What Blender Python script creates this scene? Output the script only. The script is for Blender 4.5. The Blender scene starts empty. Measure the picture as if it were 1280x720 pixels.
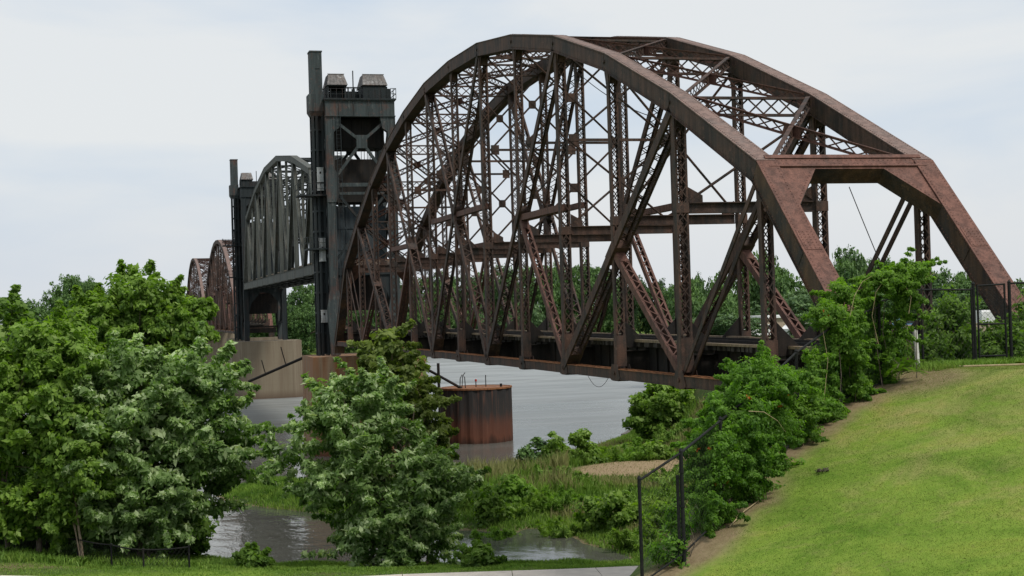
import bpy, math, random
import numpy as np
from mathutils import Vector, Matrix
random.seed(7); rng = np.random.default_rng(7)
S = bpy.context.scene
COL = S.collection
R_ = math.radians

# ------------------------------------------------------------------ helpers
def V(*a): return Vector(a)

class MB:
    """collects simple shapes; build() links them as ONE mesh object"""
    def __init__(s): s.v = []; s.f = []; s.m = []
    def quad_box(s, c8, m=0):
        b = len(s.v); s.v += [tuple(c) for c in c8]
        for f in ((0,3,2,1),(4,5,6,7),(0,1,5,4),(1,2,6,5),(2,3,7,6),(3,0,4,7)):
            s.f.append(tuple(b+i for i in f)); s.m.append(m)
    def box(s, x0,x1,y0,y1,z0,z1, m=0):
        s.quad_box([(x0,y0,z0),(x1,y0,z0),(x1,y1,z0),(x0,y1,z0),(x0,y0,z1),(x1,y0,z1),(x1,y1,z1),(x0,y1,z1)], m)
    def bar(s, p, q, a, b, hint=(0,0,1), m=0):
        """box from p to q; a = width across hint, b = depth along hint"""
        p = Vector(p); q = Vector(q); d = (q-p)
        if d.length < 1e-6: return
        d.normalize(); h = Vector(hint)
        h = h - d*h.dot(d)
        if h.length < 1e-4:
            h = Vector((1,0,0)); h = h - d*h.dot(d)
        h.normalize(); w = d.cross(h)
        c = []
        for e in (p, q):
            for (i,j) in ((-1,-1),(1,-1),(1,1),(-1,1)):
                c.append(e + w*(a/2*i) + h*(b/2*j))
        s.quad_box(c, m)
    def prism(s, poly, ext, m=0, ms=None):
        """poly: list of 3-D points (planar), ext: extrusion vector"""
        n = len(poly); b = len(s.v); e = Vector(ext)
        s.v += [tuple(Vector(p)) for p in poly] + [tuple(Vector(p)+e) for p in poly]
        s.f.append(tuple(b+i for i in range(n))[::-1]); s.m.append(m)
        s.f.append(tuple(b+n+i for i in range(n))); s.m.append(m)
        for i in range(n):
            j = (i+1) % n
            s.f.append((b+i,b+j,b+n+j,b+n+i)); s.m.append(m if ms is None else ms)
    def tube(s, pts, r, n=8, m=0, r1=None, caps=True):
        pts = [Vector(p) for p in pts]; N = len(pts); b = len(s.v)
        prev = None
        for i,p in enumerate(pts):
            d = (pts[min(i+1,N-1)] - pts[max(i-1,0)]); d.normalize()
            if prev is None:
                h = Vector((0,0,1)) if abs(d.z) < .9 else Vector((1,0,0))
            else: h = prev
            h = (h - d*h.dot(d)).normalized(); prev = h; w = d.cross(h)
            rr = r if r1 is None else r + (r1-r)*i/max(1,N-1)
            for k in range(n):
                a = 2*math.pi*k/n
                s.v.append(tuple(p + h*(rr*math.cos(a)) + w*(rr*math.sin(a))))
        for i in range(N-1):
            for k in range(n):
                k2 = (k+1)%n
                s.f.append((b+i*n+k, b+i*n+k2, b+(i+1)*n+k2, b+(i+1)*n+k)); s.m.append(m)
        if caps:
            s.f.append(tuple(b+k for k in range(n))[::-1]); s.m.append(m)
            s.f.append(tuple(b+(N-1)*n+k for k in range(n))); s.m.append(m)
    def cyl(s, p, q, r, n=12, m=0): s.tube([p,q], r, n, m)
    def laced(s, p, q, w, dp, hint, pitch=None, double=True, flange=.09, bw=.055, faces=(1,-1), t=.03):
        """two channels w apart (along hint), depth dp; lacing bars on the open faces"""
        p = Vector(p); q = Vector(q); d = q-p; L = d.length; d.normalize()
        h = Vector(hint); h = (h - d*h.dot(d)).normalized(); k = d.cross(h)
        for sg in (-1,1):
            o = h*(sg*(w/2-t/2))
            s.bar(p+o, q+o, dp, t, h)
            for fs in (-1,1):
                o2 = h*(sg*(w/2-t-flange/2+.004)) + k*(fs*(dp/2-.012))
                s.bar(p+o2, q+o2, .022, flange, h)
        pitch = pitch or w*1.05
        n = max(2, int(L/pitch)); st = L/n; e = w/2-.05
        for fs in faces:
            for i in range(n):
                sgn = 1 if i % 2 else -1
                for dd,sg2 in ((0,sgn),(.013,-sgn)) if double else ((0,sgn),):
                    off = k*(fs*(dp/2+.008+dd))
                    a = p+d*(st*i) + h*(sg2*e) + off
                    b = p+d*(st*(i+1)) - h*(sg2*e) + off
                    s.bar(a, b, bw, .012, k)
    def build(s, name, mats, parent=None, smooth=False):
        me = bpy.data.meshes.new(name)
        me.from_pydata(s.v, [], s.f)
        if not isinstance(mats,(list,tuple)): mats = [mats]
        for m in mats: me.materials.append(m)
        if len(mats) > 1: me.polygons.foreach_set('material_index', s.m)
        if smooth: me.polygons.foreach_set('use_smooth', [True]*len(s.f))
        me.update()
        o = bpy.data.objects.new(name, me); COL.objects.link(o)
        if parent: o.parent = parent
        return o

def np_mesh(name, verts, faces, mat, parent=None, attrs=None, smooth=False, mi=None):
    """verts (n,3), faces (m,k) numpy"""
    verts = np.asarray(verts, np.float32); faces = np.asarray(faces, np.int32)
    me = bpy.data.meshes.new(name)
    m,k = faces.shape
    me.vertices.add(len(verts)); me.vertices.foreach_set('co', verts.ravel())
    me.loops.add(m*k); me.loops.foreach_set('vertex_index', faces.ravel())
    me.polygons.add(m); me.polygons.foreach_set('loop_start', np.arange(0,m*k,k,dtype=np.int32))
    me.update(calc_edges=True)
    for nm,a in (attrs or {}).items():
        a = np.asarray(a, np.float32)
        if a.ndim == 1:
            at = me.attributes.new(nm,'FLOAT','POINT'); at.data.foreach_set('value', a)
        else:
            at = me.attributes.new(nm,'FLOAT_VECTOR','POINT'); at.data.foreach_set('vector', a.ravel())
    if not isinstance(mat,(list,tuple)): mat = [mat]
    for q in mat: me.materials.append(q)
    if mi is not None: me.polygons.foreach_set('material_index', np.asarray(mi,np.int32))
    if smooth: me.polygons.foreach_set('use_smooth', np.ones(m,bool))
    o = bpy.data.objects.new(name, me); COL.objects.link(o)
    if parent: o.parent = parent
    return o

def tag(o, label, cat, group=None, kind=None):
    if label: o['label'] = label
    if cat: o['category'] = cat
    if group: o['group'] = group
    if kind: o['kind'] = kind
    return o
def struct(o, kind='structure'): o['kind'] = kind; return o
def empty(name, loc, label, cat, group=None, rz=0, sc=None):
    o = bpy.data.objects.new(name, None); COL.objects.link(o)
    o.location = loc; o.rotation_euler = (0,0,rz); o.empty_display_size = .3
    if sc: o.scale = sc
    return tag(o, label, cat, group)
def copy_tree(o, parent=None):
    c = o.copy(); COL.objects.link(c)
    if parent: c.parent = parent
    for ch in list(o.children): copy_tree(ch, c)
    return c

# ------------------------------------------------------------------ materials
class NT:
    def __init__(s, name):
        s.mat = bpy.data.materials.new(name); s.mat.use_nodes = True
        s.t = s.mat.node_tree; s.t.nodes.clear()
        s.out = s.n('ShaderNodeOutputMaterial')
    def n(s, typ, **kw):
        o = s.t.nodes.new(typ)
        for k,v in kw.items(): setattr(o,k,v)
        return o
    def l(s, a, b): s.t.links.new(a,b)
    def noise(s, vec, scale, detail=4, rough=.55, dist=0):
        o = s.n('ShaderNodeTexNoise'); o.inputs['Scale'].default_value = scale
        o.inputs['Detail'].default_value = detail; o.inputs['Roughness'].default_value = rough
        o.inputs['Distortion'].default_value = dist
        if vec is not None: s.l(vec, o.inputs['Vector'])
        return o.outputs['Fac']
    def map(s, vec, sc=(1,1,1)):
        o = s.n('ShaderNodeMapping'); o.inputs['Scale'].default_value = sc; s.l(vec,o.inputs['Vector']); return o.outputs['Vector']
    def ramp(s, fac, stops):
        o = s.n('ShaderNodeValToRGB'); e = o.color_ramp.elements
        while len(e) < len(stops): e.new(.5)
        for i,(p,c) in enumerate(stops):
            e[i].position = p; e[i].color = (c,c,c,1) if isinstance(c,(int,float)) else (*c,1)
        s.l(fac,o.inputs['Fac']); return o.outputs['Color']
    def mix(s, fac, a, b, blend='MIX'):
        o = s.n('ShaderNodeMix', data_type='RGBA', blend_type=blend)
        for sock,val in ((o.inputs['Factor'],fac),(o.inputs['A'],a),(o.inputs['B'],b)):
            if isinstance(val,(int,float)): sock.default_value = val
            elif isinstance(val,tuple): sock.default_value = (*val,1)
            else: s.l(val,sock)
        return o.outputs['Result']
    def math(s, op, a, b=None):
        o = s.n('ShaderNodeMath', operation=op)
        for i,val in enumerate((a,b)):
            if val is None: continue
            if isinstance(val,(int,float)): o.inputs[i].default_value = val
            else: s.l(val,o.inputs[i])
        return o.outputs[0]
    def pos(s): return s.n('ShaderNodeNewGeometry').outputs['Position']
    def attr(s, nm):
        o = s.n('ShaderNodeAttribute', attribute_name=nm); return o
    def bsdf(s, color, rough=.8, bump=None, bstr=.3, bdist=.05, metal=0, spec=.3):
        b = s.n('ShaderNodeBsdfPrincipled')
        if isinstance(color,tuple): b.inputs['Base Color'].default_value = (*color,1)
        else: s.l(color,b.inputs['Base Color'])
        if isinstance(rough,(int,float)): b.inputs['Roughness'].default_value = rough
        else: s.l(rough,b.inputs['Roughness'])
        b.inputs['Metallic'].default_value = metal
        b.inputs['Specular IOR Level'].default_value = spec
        if bump is not None:
            o = s.n('ShaderNodeBump'); o.inputs['Strength'].default_value = bstr; o.inputs['Distance'].default_value = bdist
            s.l(bump,o.inputs['Height']); s.l(o.outputs['Normal'],b.inputs['Normal'])
        s.l(b.outputs[0], s.out.inputs['Surface'])
        return b

def m_steel(name, paint, rust, amount=.5, light=None, scale=.8, streak=(1,1,.12), flake=.55):
    """old painted steel: broad rust fields, vertical run-down streaks, fine speckle"""
    n = NT(name); p = n.pos()
    a = n.noise(p, scale, 6, .65); st = n.noise(n.map(p,streak), 3.2, 4, .6)
    f = n.noise(p, 14, 3, .7)
    k = n.math('ADD', n.math('MULTIPLY',a,.6), n.math('ADD', n.math('MULTIPLY',st,.3), n.math('MULTIPLY',f,.2)))
    lo = .70-.36*amount
    k = n.ramp(k, [(max(0,lo-.07),0),(min(1,lo+.10),1)])
    c = n.mix(k, paint, rust)
    dr = n.ramp(n.noise(n.map(p,(1.6,1.6,.10)), 2.6, 5, .7), [(.44,1.0),(.60,.62)])
    c = n.mix(1, c, dr, 'MULTIPLY')
    pt = n.ramp(n.noise(p, 3.1, 5, .75), [(.58,0),(.66,flake)])
    c = n.mix(pt, c, tuple(min(1,r*1.55) for r in rust))
    sp = n.ramp(n.noise(p, 30, 2, .6), [(.35,.72),(.7,1.18)])
    c = n.mix(1, c, sp, 'MULTIPLY')
    if light:
        lm = n.ramp(n.noise(n.map(p,(1,1,.3)), 2.1, 4, .7), [(.58,0),(.7,1)])
        c = n.mix(lm, c, light)
    n.bsdf(c, .75, f, .25, .02, spec=.25)
    return n.mat

M = {}
M['steel']  = m_steel('weathered_steel', (.042,.036,.032), (.108,.060,.043), .48)
M['cover']  = m_steel('sunlit_cover_plate', (.185,.140,.122), (.225,.150,.125), .6, flake=.25)  # lighter, pinker steel paints the light falling on the chord tops
M['rust']   = m_steel('rusty_steel', (.070,.043,.036), (.145,.072,.054), .66)
M['edge']   = m_steel('rust_edge', (.10,.052,.032), (.26,.11,.045), .7)
M['endp']   = m_steel('portal_steel', (.105,.060,.048), (.180,.086,.064), .62, scale=.5, flake=.25)
M['endside'] = m_steel('end_post_web', (.042,.036,.031), (.115,.064,.034), .42, scale=.7)
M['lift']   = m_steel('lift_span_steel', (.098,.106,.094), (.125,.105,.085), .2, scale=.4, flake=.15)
M['liftdk'] = m_steel('lift_span_shaded_steel', (.026,.032,.031), (.045,.038,.032), .2, scale=.4, flake=.1)  # darker copy of the lift steel, shade painted into inner and far members
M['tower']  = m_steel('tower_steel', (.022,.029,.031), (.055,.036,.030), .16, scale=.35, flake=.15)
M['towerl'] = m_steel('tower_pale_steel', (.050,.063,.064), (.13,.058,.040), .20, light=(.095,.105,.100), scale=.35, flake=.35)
M['hood']   = m_steel('hood_sheet', (.165,.155,.148), (.15,.11,.09), .26, light=(.30,.29,.28), scale=1.2)
M['slab']   = m_steel('counterweight_steel', (.046,.060,.068), (.08,.05,.04), .12, scale=.3, flake=.2)
M['dark']   = m_steel('near_black_steel', (.014,.013,.012), (.028,.020,.015), .4)  # near-black tone for inner, under-deck and small parts
M['panel']  = m_steel('pale_panel', (.42,.44,.44), (.30,.26,.22), .2)
M['timber'] = m_steel('old_timber', (.20,.155,.105), (.26,.19,.12), .5, streak=(1,.1,1), flake=.1)
M['tie'] = m_steel('dark_tie_timber', (.028,.025,.021), (.05,.042,.033), .5)  # ties toned near black
M['black']  = m_steel('black_fence_paint', (.012,.013,.013), (.03,.026,.02), .2)

def m_concrete(name, base, stain, topz, dark):
    n = NT(name); p = n.pos()
    st = n.noise(n.map(p,(1,1,.05)), 1.3, 5, .65)
    c = n.mix(n.ramp(st,[(.40,0),(.66,1)]), base, stain)
    st2 = n.noise(n.map(p,(1,1,.04)), 4.0, 3, .6)
    c = n.mix(n.ramp(st2,[(.55,0),(.75,.75)]), c, dark)
    sx = n.n('ShaderNodeSeparateXYZ'); n.l(p, sx.inputs[0])
    w = n.n('ShaderNodeMapRange'); w.inputs['From Min'].default_value = -10.2; w.inputs['From Max'].default_value = -8.9
    n.l(sx.outputs['Z'], w.inputs['Value'])
    c = n.mix(n.math('SUBTRACT',1,w.outputs[0]), c, (dark[0]*.8,dark[1]*.75,dark[2]*.7))
    # board lift lines
    fr = n.math('FRACT', n.math('MULTIPLY', sx.outputs['Z'], .62))
    c = n.mix(n.ramp(fr,[(0,.35),(.035,0),(1,0)]), c, dark)
    n.bsdf(c, .9, n.noise(p,9,5,.6), .35, .05)
    return n.mat
M['pier']  = m_concrete('pier_concrete', (.20,.165,.115), (.15,.115,.078), -1.3, (.13,.095,.07))
M['pierr'] = m_concrete('pier_rust_stained', (.25,.175,.11), (.24,.095,.035), -1.3, (.12,.05,.025))
M['conc']  = m_concrete('abutment_concrete', (.34,.31,.27), (.24,.21,.17), -1.3, (.16,.13,.10))

def m_simple(name, c1, c2, scale=3, rough=.85, bstr=.3, bdist=.05, spec=.2, detail=5):
    n = NT(name); p = n.pos(); f = n.noise(p,scale,detail,.65)
    c = n.mix(n.ramp(f,[(.35,0),(.65,1)]), c1, c2)
    n.bsdf(c, rough, f, bstr, bdist, spec=spec); return n.mat
M['path']  = m_simple('concrete_path', (.60,.545,.48), (.50,.45,.40), 1.5, .9, .1)
M['bark']  = m_simple('grey_bark', (.085,.066,.05), (.16,.13,.10), 9, .9, .6)
M['barkp'] = m_simple('pale_bark', (.30,.235,.17), (.20,.15,.105), 5, .9, .4)
M['white'] = m_simple('white_paint', (.78,.78,.77), (.66,.66,.64), 2, .5, .05)
M['whitep']= m_simple('weathered_white_paint', (.62,.61,.58), (.45,.43,.40), 9, .7, .1)
M['glass'] = m_simple('dark_window', (.03,.035,.04), (.05,.055,.06), 2, .15, 0)
M['tyre']  = m_simple('tyre_rubber', (.02,.02,.02), (.03,.03,.03), 5, .9)
M['blue']  = m_simple('blue_car_paint', (.10,.22,.36), (.09,.2,.33), 2, .35, 0)
M['tan']   = m_simple('tan_masonry', (.42,.34,.26), (.34,.27,.20), 4, .9)
M['rock']  = m_simple('river_rock', (.24,.22,.20), (.14,.125,.11), 3, .9, .6)
M['clod']  = m_simple('dark_clod', (.05,.045,.035), (.09,.075,.05), 12, .95, .6)
M['straw'] = m_simple('dry_straw', (.42,.34,.20), (.30,.23,.13), 9, .9, .5)
M['redpaint'] = m_simple('red_marker_paint', (.45,.03,.025), (.3,.03,.02), 8, .5)

def m_cell(name):
    n = NT(name); p = n.pos()
    sx = n.n('ShaderNodeSeparateXYZ'); n.l(p,sx.inputs[0])
    w = n.n('ShaderNodeMapRange'); w.inputs['From Min'].default_value = -10.2; w.inputs['From Max'].default_value = -4.9
    n.l(sx.outputs['Z'],w.inputs['Value'])
    k = n.math('ADD', w.outputs[0], n.math('MULTIPLY', n.math('SUBTRACT', n.noise(n.map(p,(1,1,.08)),1.6,5,.7), .5), .6))
    c = n.ramp(k,[(.0,(.045,.022,.015)),(.12,(.115,.045,.028)),(.36,(.095,.042,.029)),(.56,(.036,.031,.029)),(1,(.026,.025,.025))])
    c = n.mix(n.ramp(n.noise(n.map(p,(1,1,.06)),5,3,.6),[(.55,0),(.72,.55)]), c, (.16,.075,.05))
    n.bsdf(c,.8,n.noise(p,8,3,.6),.3,.03,spec=.2); return n.mat
M['cell'] = m_cell('sheet_pile_steel')

def m_leaf(name, dark, light, under=None, flower=None, trans=.48, mott=None):
    n = NT(name)
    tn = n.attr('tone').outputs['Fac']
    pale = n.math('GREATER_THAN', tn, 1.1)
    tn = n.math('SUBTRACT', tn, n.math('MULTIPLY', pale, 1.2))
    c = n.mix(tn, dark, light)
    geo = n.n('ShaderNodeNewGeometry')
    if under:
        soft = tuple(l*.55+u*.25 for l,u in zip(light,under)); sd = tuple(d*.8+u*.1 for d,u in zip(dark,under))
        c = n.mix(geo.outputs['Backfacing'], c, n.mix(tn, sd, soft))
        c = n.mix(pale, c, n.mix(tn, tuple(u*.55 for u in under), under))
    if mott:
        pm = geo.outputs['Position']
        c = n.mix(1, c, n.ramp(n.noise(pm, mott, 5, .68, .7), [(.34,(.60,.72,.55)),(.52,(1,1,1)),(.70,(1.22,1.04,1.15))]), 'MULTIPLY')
    d = n.n('ShaderNodeBsdfPrincipled'); n.l(c,d.inputs['Base Color']); d.inputs['Roughness'].default_value = .55
    d.inputs['Specular IOR Level'].default_value = .28
    t = n.n('ShaderNodeBsdfTranslucent')
    n.l(n.mix(1, c, (1.25,1.35,.55), 'MULTIPLY'), t.inputs['Color'])
    mx = n.n('ShaderNodeMixShader'); mx.inputs[0].default_value = trans
    n.l(d.outputs[0],mx.inputs[1]); n.l(t.outputs[0],mx.inputs[2]); n.l(mx.outputs[0], n.out.inputs['Surface'])
    return n.mat
L = {}
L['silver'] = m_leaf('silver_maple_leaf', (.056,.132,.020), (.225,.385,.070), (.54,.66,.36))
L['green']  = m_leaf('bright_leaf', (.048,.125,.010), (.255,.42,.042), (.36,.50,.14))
L['mid']    = m_leaf('mid_leaf', (.040,.105,.012), (.18,.315,.042), (.24,.36,.09))
L['olive']  = m_leaf('olive_leaf', (.06,.105,.016), (.25,.325,.065), (.32,.38,.14))
L['vine']   = m_leaf('vine_leaf', (.030,.102,.009), (.195,.38,.036), (.21,.37,.07))
L['vinel']  = m_leaf('light_vine_leaf', (.035,.110,.008), (.235,.42,.045), (.25,.40,.08))
L['far']    = m_leaf('far_tree_leaf', (.026,.070,.018), (.115,.205,.052), None, trans=.2)
L['far2']   = m_leaf('far_pale_leaf', (.035,.085,.028), (.14,.225,.085), None, trans=.2)
L['fard']   = m_leaf('far_dark_leaf', (.015,.044,.014), (.072,.135,.04), None, trans=.2)
L['grass']  = m_leaf('marsh_blade', (.085,.175,.024), (.25,.39,.068), None, trans=.3, mott=.6)
L['reed']   = m_leaf('dry_reed_blade', (.17,.18,.065), (.34,.34,.14), None, trans=.2)
L['lawn']   = m_leaf('lawn_blade', (.116,.202,.024), (.30,.30,.092), None, trans=.25, mott=.42)
L['flower'] = m_leaf('orange_trumpet_flower', (.45,.10,.02), (.62,.18,.03), None)

def m_ground():
    n = NT('ground_cover'); p = n.pos()
    z = n.attr('zone')  # vector: x = lawn, y = bare soil, z = tan
    sep = n.n('ShaderNodeSeparateXYZ'); n.l(z.outputs['Vector'],sep.inputs[0])
    nf = n.noise(p, 5, 6, .7); nb = n.noise(p, .55, 5, .6, .6)
    wild = n.mix(n.ramp(nf,[(.35,0),(.68,1)]), (.045,.075,.02), (.095,.135,.038))
    wild = n.mix(n.ramp(nb,[(.5,0),(.68,.7)]), wild, (.12,.115,.05))
    g = n.mix(n.ramp(nf,[(.3,0),(.7,1)]), (.130,.212,.026), (.195,.275,.042))
    sz_ = n.n('ShaderNodeSeparateXYZ'); n.l(p, sz_.inputs[0])
    hg = n.n('ShaderNodeMapRange'); hg.inputs['From Min'].default_value = -1.9; hg.inputs['From Max'].default_value = .9; n.l(sz_.outputs['Z'],hg.inputs['Value'])
    nb2 = n.math('ADD', n.noise(n.map(p,(1,1,.4)), .9, 6, .68, .5), n.math('MULTIPLY', n.math('SUBTRACT',hg.outputs[0],.35), .22))
    g = n.mix(n.ramp(nb2,[(.50,0),(.72,.62)]), g, (.30,.26,.105))
    th = n.noise(n.map(p,(1,1,.3)), 3.6, 5, .75, .8)
    g = n.mix(1, g, n.ramp(n.noise(p, .42, 5, .68, .7), [(.34,(.60,.72,.55)),(.52,(1,1,1)),(.70,(1.22,1.04,1.15))]), 'MULTIPLY')
    g = n.mix(n.ramp(th,[(.58,0),(.72,.42)]), g, (.19,.15,.075))
    g = n.mix(n.ramp(n.noise(p,1.9,4,.7),[(.62,0),(.76,.35)]), g, (.20,.15,.07))
    soil = n.mix(n.ramp(nf,[(.3,0),(.7,1)]), (.17,.115,.07), (.27,.20,.13))
    tan = n.mix(n.ramp(nf,[(.3,0),(.7,1)]), (.24,.17,.10), (.33,.25,.155))
    c = n.mix(sep.outputs['X'], wild, g); c = n.mix(sep.outputs['Y'], c, soil); c = n.mix(sep.outputs['Z'], c, tan)
    n.bsdf(c,.95, n.noise(p,9,5,.75), .6, .06, spec=.1)
    return n.mat
M['ground'] = m_ground()

def m_water():
    n = NT('river_water'); p = n.pos()
    h = n.math('ADD', n.math('MULTIPLY', n.noise(n.map(p,(1,.55,1)), 1.35, 4, .6, .4), .6), n.math('MULTIPLY', n.noise(p, .25, 3, .5), 1.2))
    r = n.ramp(n.noise(n.map(p,(.012,.06,1)), 1.0, 3, .5), [(.4,.04),(.62,.15)])
    sx = n.n('ShaderNodeSeparateXYZ'); n.l(p,sx.inputs[0])
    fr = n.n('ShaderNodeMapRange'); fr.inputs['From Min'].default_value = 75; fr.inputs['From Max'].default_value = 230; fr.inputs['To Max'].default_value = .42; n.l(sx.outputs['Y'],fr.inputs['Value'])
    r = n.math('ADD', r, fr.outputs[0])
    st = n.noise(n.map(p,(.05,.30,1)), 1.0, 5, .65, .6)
    wc = n.mix(n.math('MULTIPLY',fr.outputs[0],2.38), (.085,.084,.070), n.mix(n.ramp(st,[(.38,0),(.66,1)]), (.175,.185,.18), (.33,.345,.34)))  # base colour lightens far out, painting in the reflected sky
    b = n.bsdf(wc, r, h, .42, .12, spec=.5)
    b.inputs['IOR'].default_value = 1.33
    return n.mat
M['water'] = m_water()

# ------------------------------------------------------------------ world, sun, camera
W = bpy.data.worlds.new('World'); S.world = W; W.use_nodes = True
wt = W.node_tree; wt.nodes.clear()
SUN_EL, SUN_AZ = 56, 150     # azimuth measured from +Y towards +X (degrees)
sky = wt.nodes.new('ShaderNodeTexSky'); sky.sky_type = 'NISHITA'; sky.sun_disc = False
sky.sun_elevation = R_(SUN_EL); sky.sun_rotation = R_(SUN_AZ); sky.air_density = 1.4; sky.dust_density = 3
bg1 = wt.nodes.new('ShaderNodeBackground'); bg1.inputs['Strength'].default_value = .09
wt.links.new(sky.outputs[0], bg1.inputs['Color'])
tc = wt.nodes.new('ShaderNodeTexCoord')
mp = wt.nodes.new('ShaderNodeMapping'); mp.inputs['Scale'].default_value = (1,1,3.2); wt.links.new(tc.outputs['Generated'],mp.inputs['Vector'])
nz = wt.nodes.new('ShaderNodeTexNoise'); nz.inputs['Scale'].default_value = 3.4; nz.inputs['Detail'].default_value = 6; nz.inputs['Roughness'].default_value = .5; nz.inputs['Distortion'].default_value = .25
wt.links.new(mp.outputs[0], nz.inputs['Vector'])
rp = wt.nodes.new('ShaderNodeValToRGB'); e = rp.color_ramp.elements
e[0].position = .38; e[0].color = (.65,.745,.86,1); e[1].position = .60; e[1].color = (.84,.866,.885,1)
wt.links.new(nz.outputs['Fac'], rp.inputs['Fac'])
# paler towards the horizon
sz = wt.nodes.new('ShaderNodeSeparateXYZ'); wt.links.new(tc.outputs['Generated'], sz.inputs[0])
mr = wt.nodes.new('ShaderNodeMapRange'); mr.inputs['From Min'].default_value = 0.0; mr.inputs['From Max'].default_value = .10
mr.inputs['To Min'].default_value = .75; mr.inputs['To Max'].default_value = 0; wt.links.new(sz.outputs['Z'], mr.inputs['Value'])
mh = wt.nodes.new('ShaderNodeMix'); mh.data_type = 'RGBA'; wt.links.new(mr.outputs[0], mh.inputs['Factor'])
wt.links.new(rp.outputs[0], mh.inputs['A']); mh.inputs['B'].default_value = (.76,.795,.84,1)
bg2 = wt.nodes.new('ShaderNodeBackground'); bg2.inputs['Strength'].default_value = .99
wt.links.new(mh.outputs['Result'], bg2.inputs['Color'])
ms = wt.nodes.new('ShaderNodeMixShader'); ms.inputs[0].default_value = .9
wo = wt.nodes.new('ShaderNodeOutputWorld')
wt.links.new(bg1.outputs[0], ms.inputs[1]); wt.links.new(bg2.outputs[0], ms.inputs[2]); wt.links.new(ms.outputs[0], wo.inputs['Surface'])

sl = bpy.data.lights.new('sun','SUN'); sl.energy = 2.7; sl.angle = R_(12); sl.color = (1,.955,.88)
so = bpy.data.objects.new('sun', sl); COL.objects.link(so)
az, el = R_(SUN_AZ), R_(SUN_EL)
to_sun = V(math.sin(az)*math.cos(el), math.cos(az)*math.cos(el), math.sin(el))
so.rotation_euler = to_sun.to_track_quat('Z','Y').to_euler()

CAM = V(-22.4797,-35.6607,2.7907)
cf, cya, cpi, cro = 1857.33, .2623, .0127, -.0304
cd = V(math.cos(cpi)*math.sin(cya), math.cos(cpi)*math.cos(cya), math.sin(cpi))
cr = V(math.cos(cya), -math.sin(cya), 0); cu = cr.cross(cd)
cR = cr*math.cos(cro) + cu*math.sin(cro); cU = -cr*math.sin(cro) + cu*math.cos(cro)
cam = bpy.data.cameras.new('camera'); co = bpy.data.objects.new('camera', cam); COL.objects.link(co)
cam.sensor_width = 36; cam.lens = cf/1280*36; cam.clip_start = .5; cam.clip_end = 9000
mw = Matrix((cR,cU,-cd)).transposed().to_4x4(); mw.translation = CAM; co.matrix_world = mw
S.camera = co
def at(px,py,dep): return CAM + (cd + cR*((px-640)/cf) - cU*((py-360)/cf))*dep
S.view_settings.view_transform = 'Standard'; S.view_settings.look = 'None'; S.view_settings.exposure = 0; S.view_settings.gamma = 1
S.cycles.max_bounces = 6; S.cycles.transparent_max_bounces = 4

# ------------------------------------------------------------------ terrain
WZ = -10.2
def poly_sd(P, poly):
    """signed distance, positive inside. P (n,2)"""
    poly = np.array(poly, float); a = poly; b = np.roll(poly,-1,0)
    dmin = np.full(len(P), 1e9); ins = np.zeros(len(P), bool)
    for (ax,ay),(bx,by) in zip(a,b):
        ex,ey = bx-ax,by-ay; wx,wy = P[:,0]-ax,P[:,1]-ay
        t = np.clip((wx*ex+wy*ey)/(ex*ex+ey*ey+1e-12),0,1)
        dmin = np.minimum(dmin, np.hypot(wx-t*ex, wy-t*ey))
        c = ((ay>P[:,1]) != (by>P[:,1]))
        with np.errstate(divide='ignore',invalid='ignore'):
            xi = (bx-ax)*(P[:,1]-ay)/(by-ay)+ax
        ins ^= c & (P[:,0] < xi)
    return np.where(ins, dmin, -dmin)

BANK = [(-400,-400),(-400,160),(-140,150),(-70,115),(-34,79),(-27,62),(-21,55),(-18,46.5),(-16.4,42.6),(-12.3,40.8),(-9.4,39.0),(-6.2,37.7),(-3.8,36.9),(-.6,35.9),(1.4,34.3),(2.6,35.2),
        (2.4,39),(1.9,41.5),(2.4,46.5),(.6,48.2),(-.8,46.8),(-3.7,50.5),(-6,54),(-8,56.5),(-9.9,60.5),(-12.6,64.4),(-15.1,69.2),(-15.4,74),(-14.4,77.5),(-10.8,81.8),(-7.8,77.5),(-4.5,73.5),(-1,74),(1.2,74.5),
        (4.4,78.4),(9.2,81),(14.3,87.5),(20,94),(27,104.4),(32.5,112),(38,117.5),(60,150),(120,200),(400,330),(1500,420),(1500,-400)]
POND2 = None
HILL = [(-60,-120),(-24,-34),(-17,-16.5),(-14.4,-12.2),(-13.8,-11.3),(-12.9,-10.9),(-11.5,-9.4),(-10,-7.7),(-8.4,-6.3),(-6.7,-5.0),(-5.3,-4.3),(-4.2,-3.8),(-2.4,-3.2),(-1.6,-3.4),(4,-4.2),(10,-3),(15,8),(21,40),(25.5,70),(29,91),(36,106),(70,126),(130,150),(600,260),(900,-300),(0,-400)]
FAR = [(-1500,330),(-200,352),(0,359),(40,361),(100,364),(160,378),(400,440),(1500,640),(3500,900),(3500,3500),(-3500,3500),(-3500,330)]
FENCE_PTS = [(-13.8,-11.4,-2.1),(-12.9,-11.1,-1.7),(-11.5,-9.6,-1.3),(-10,-7.9,-.9),(-8.4,-6.5,-.2),(-6.7,-5.2,.4),(-5.3,-4.5,.7)]
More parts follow.
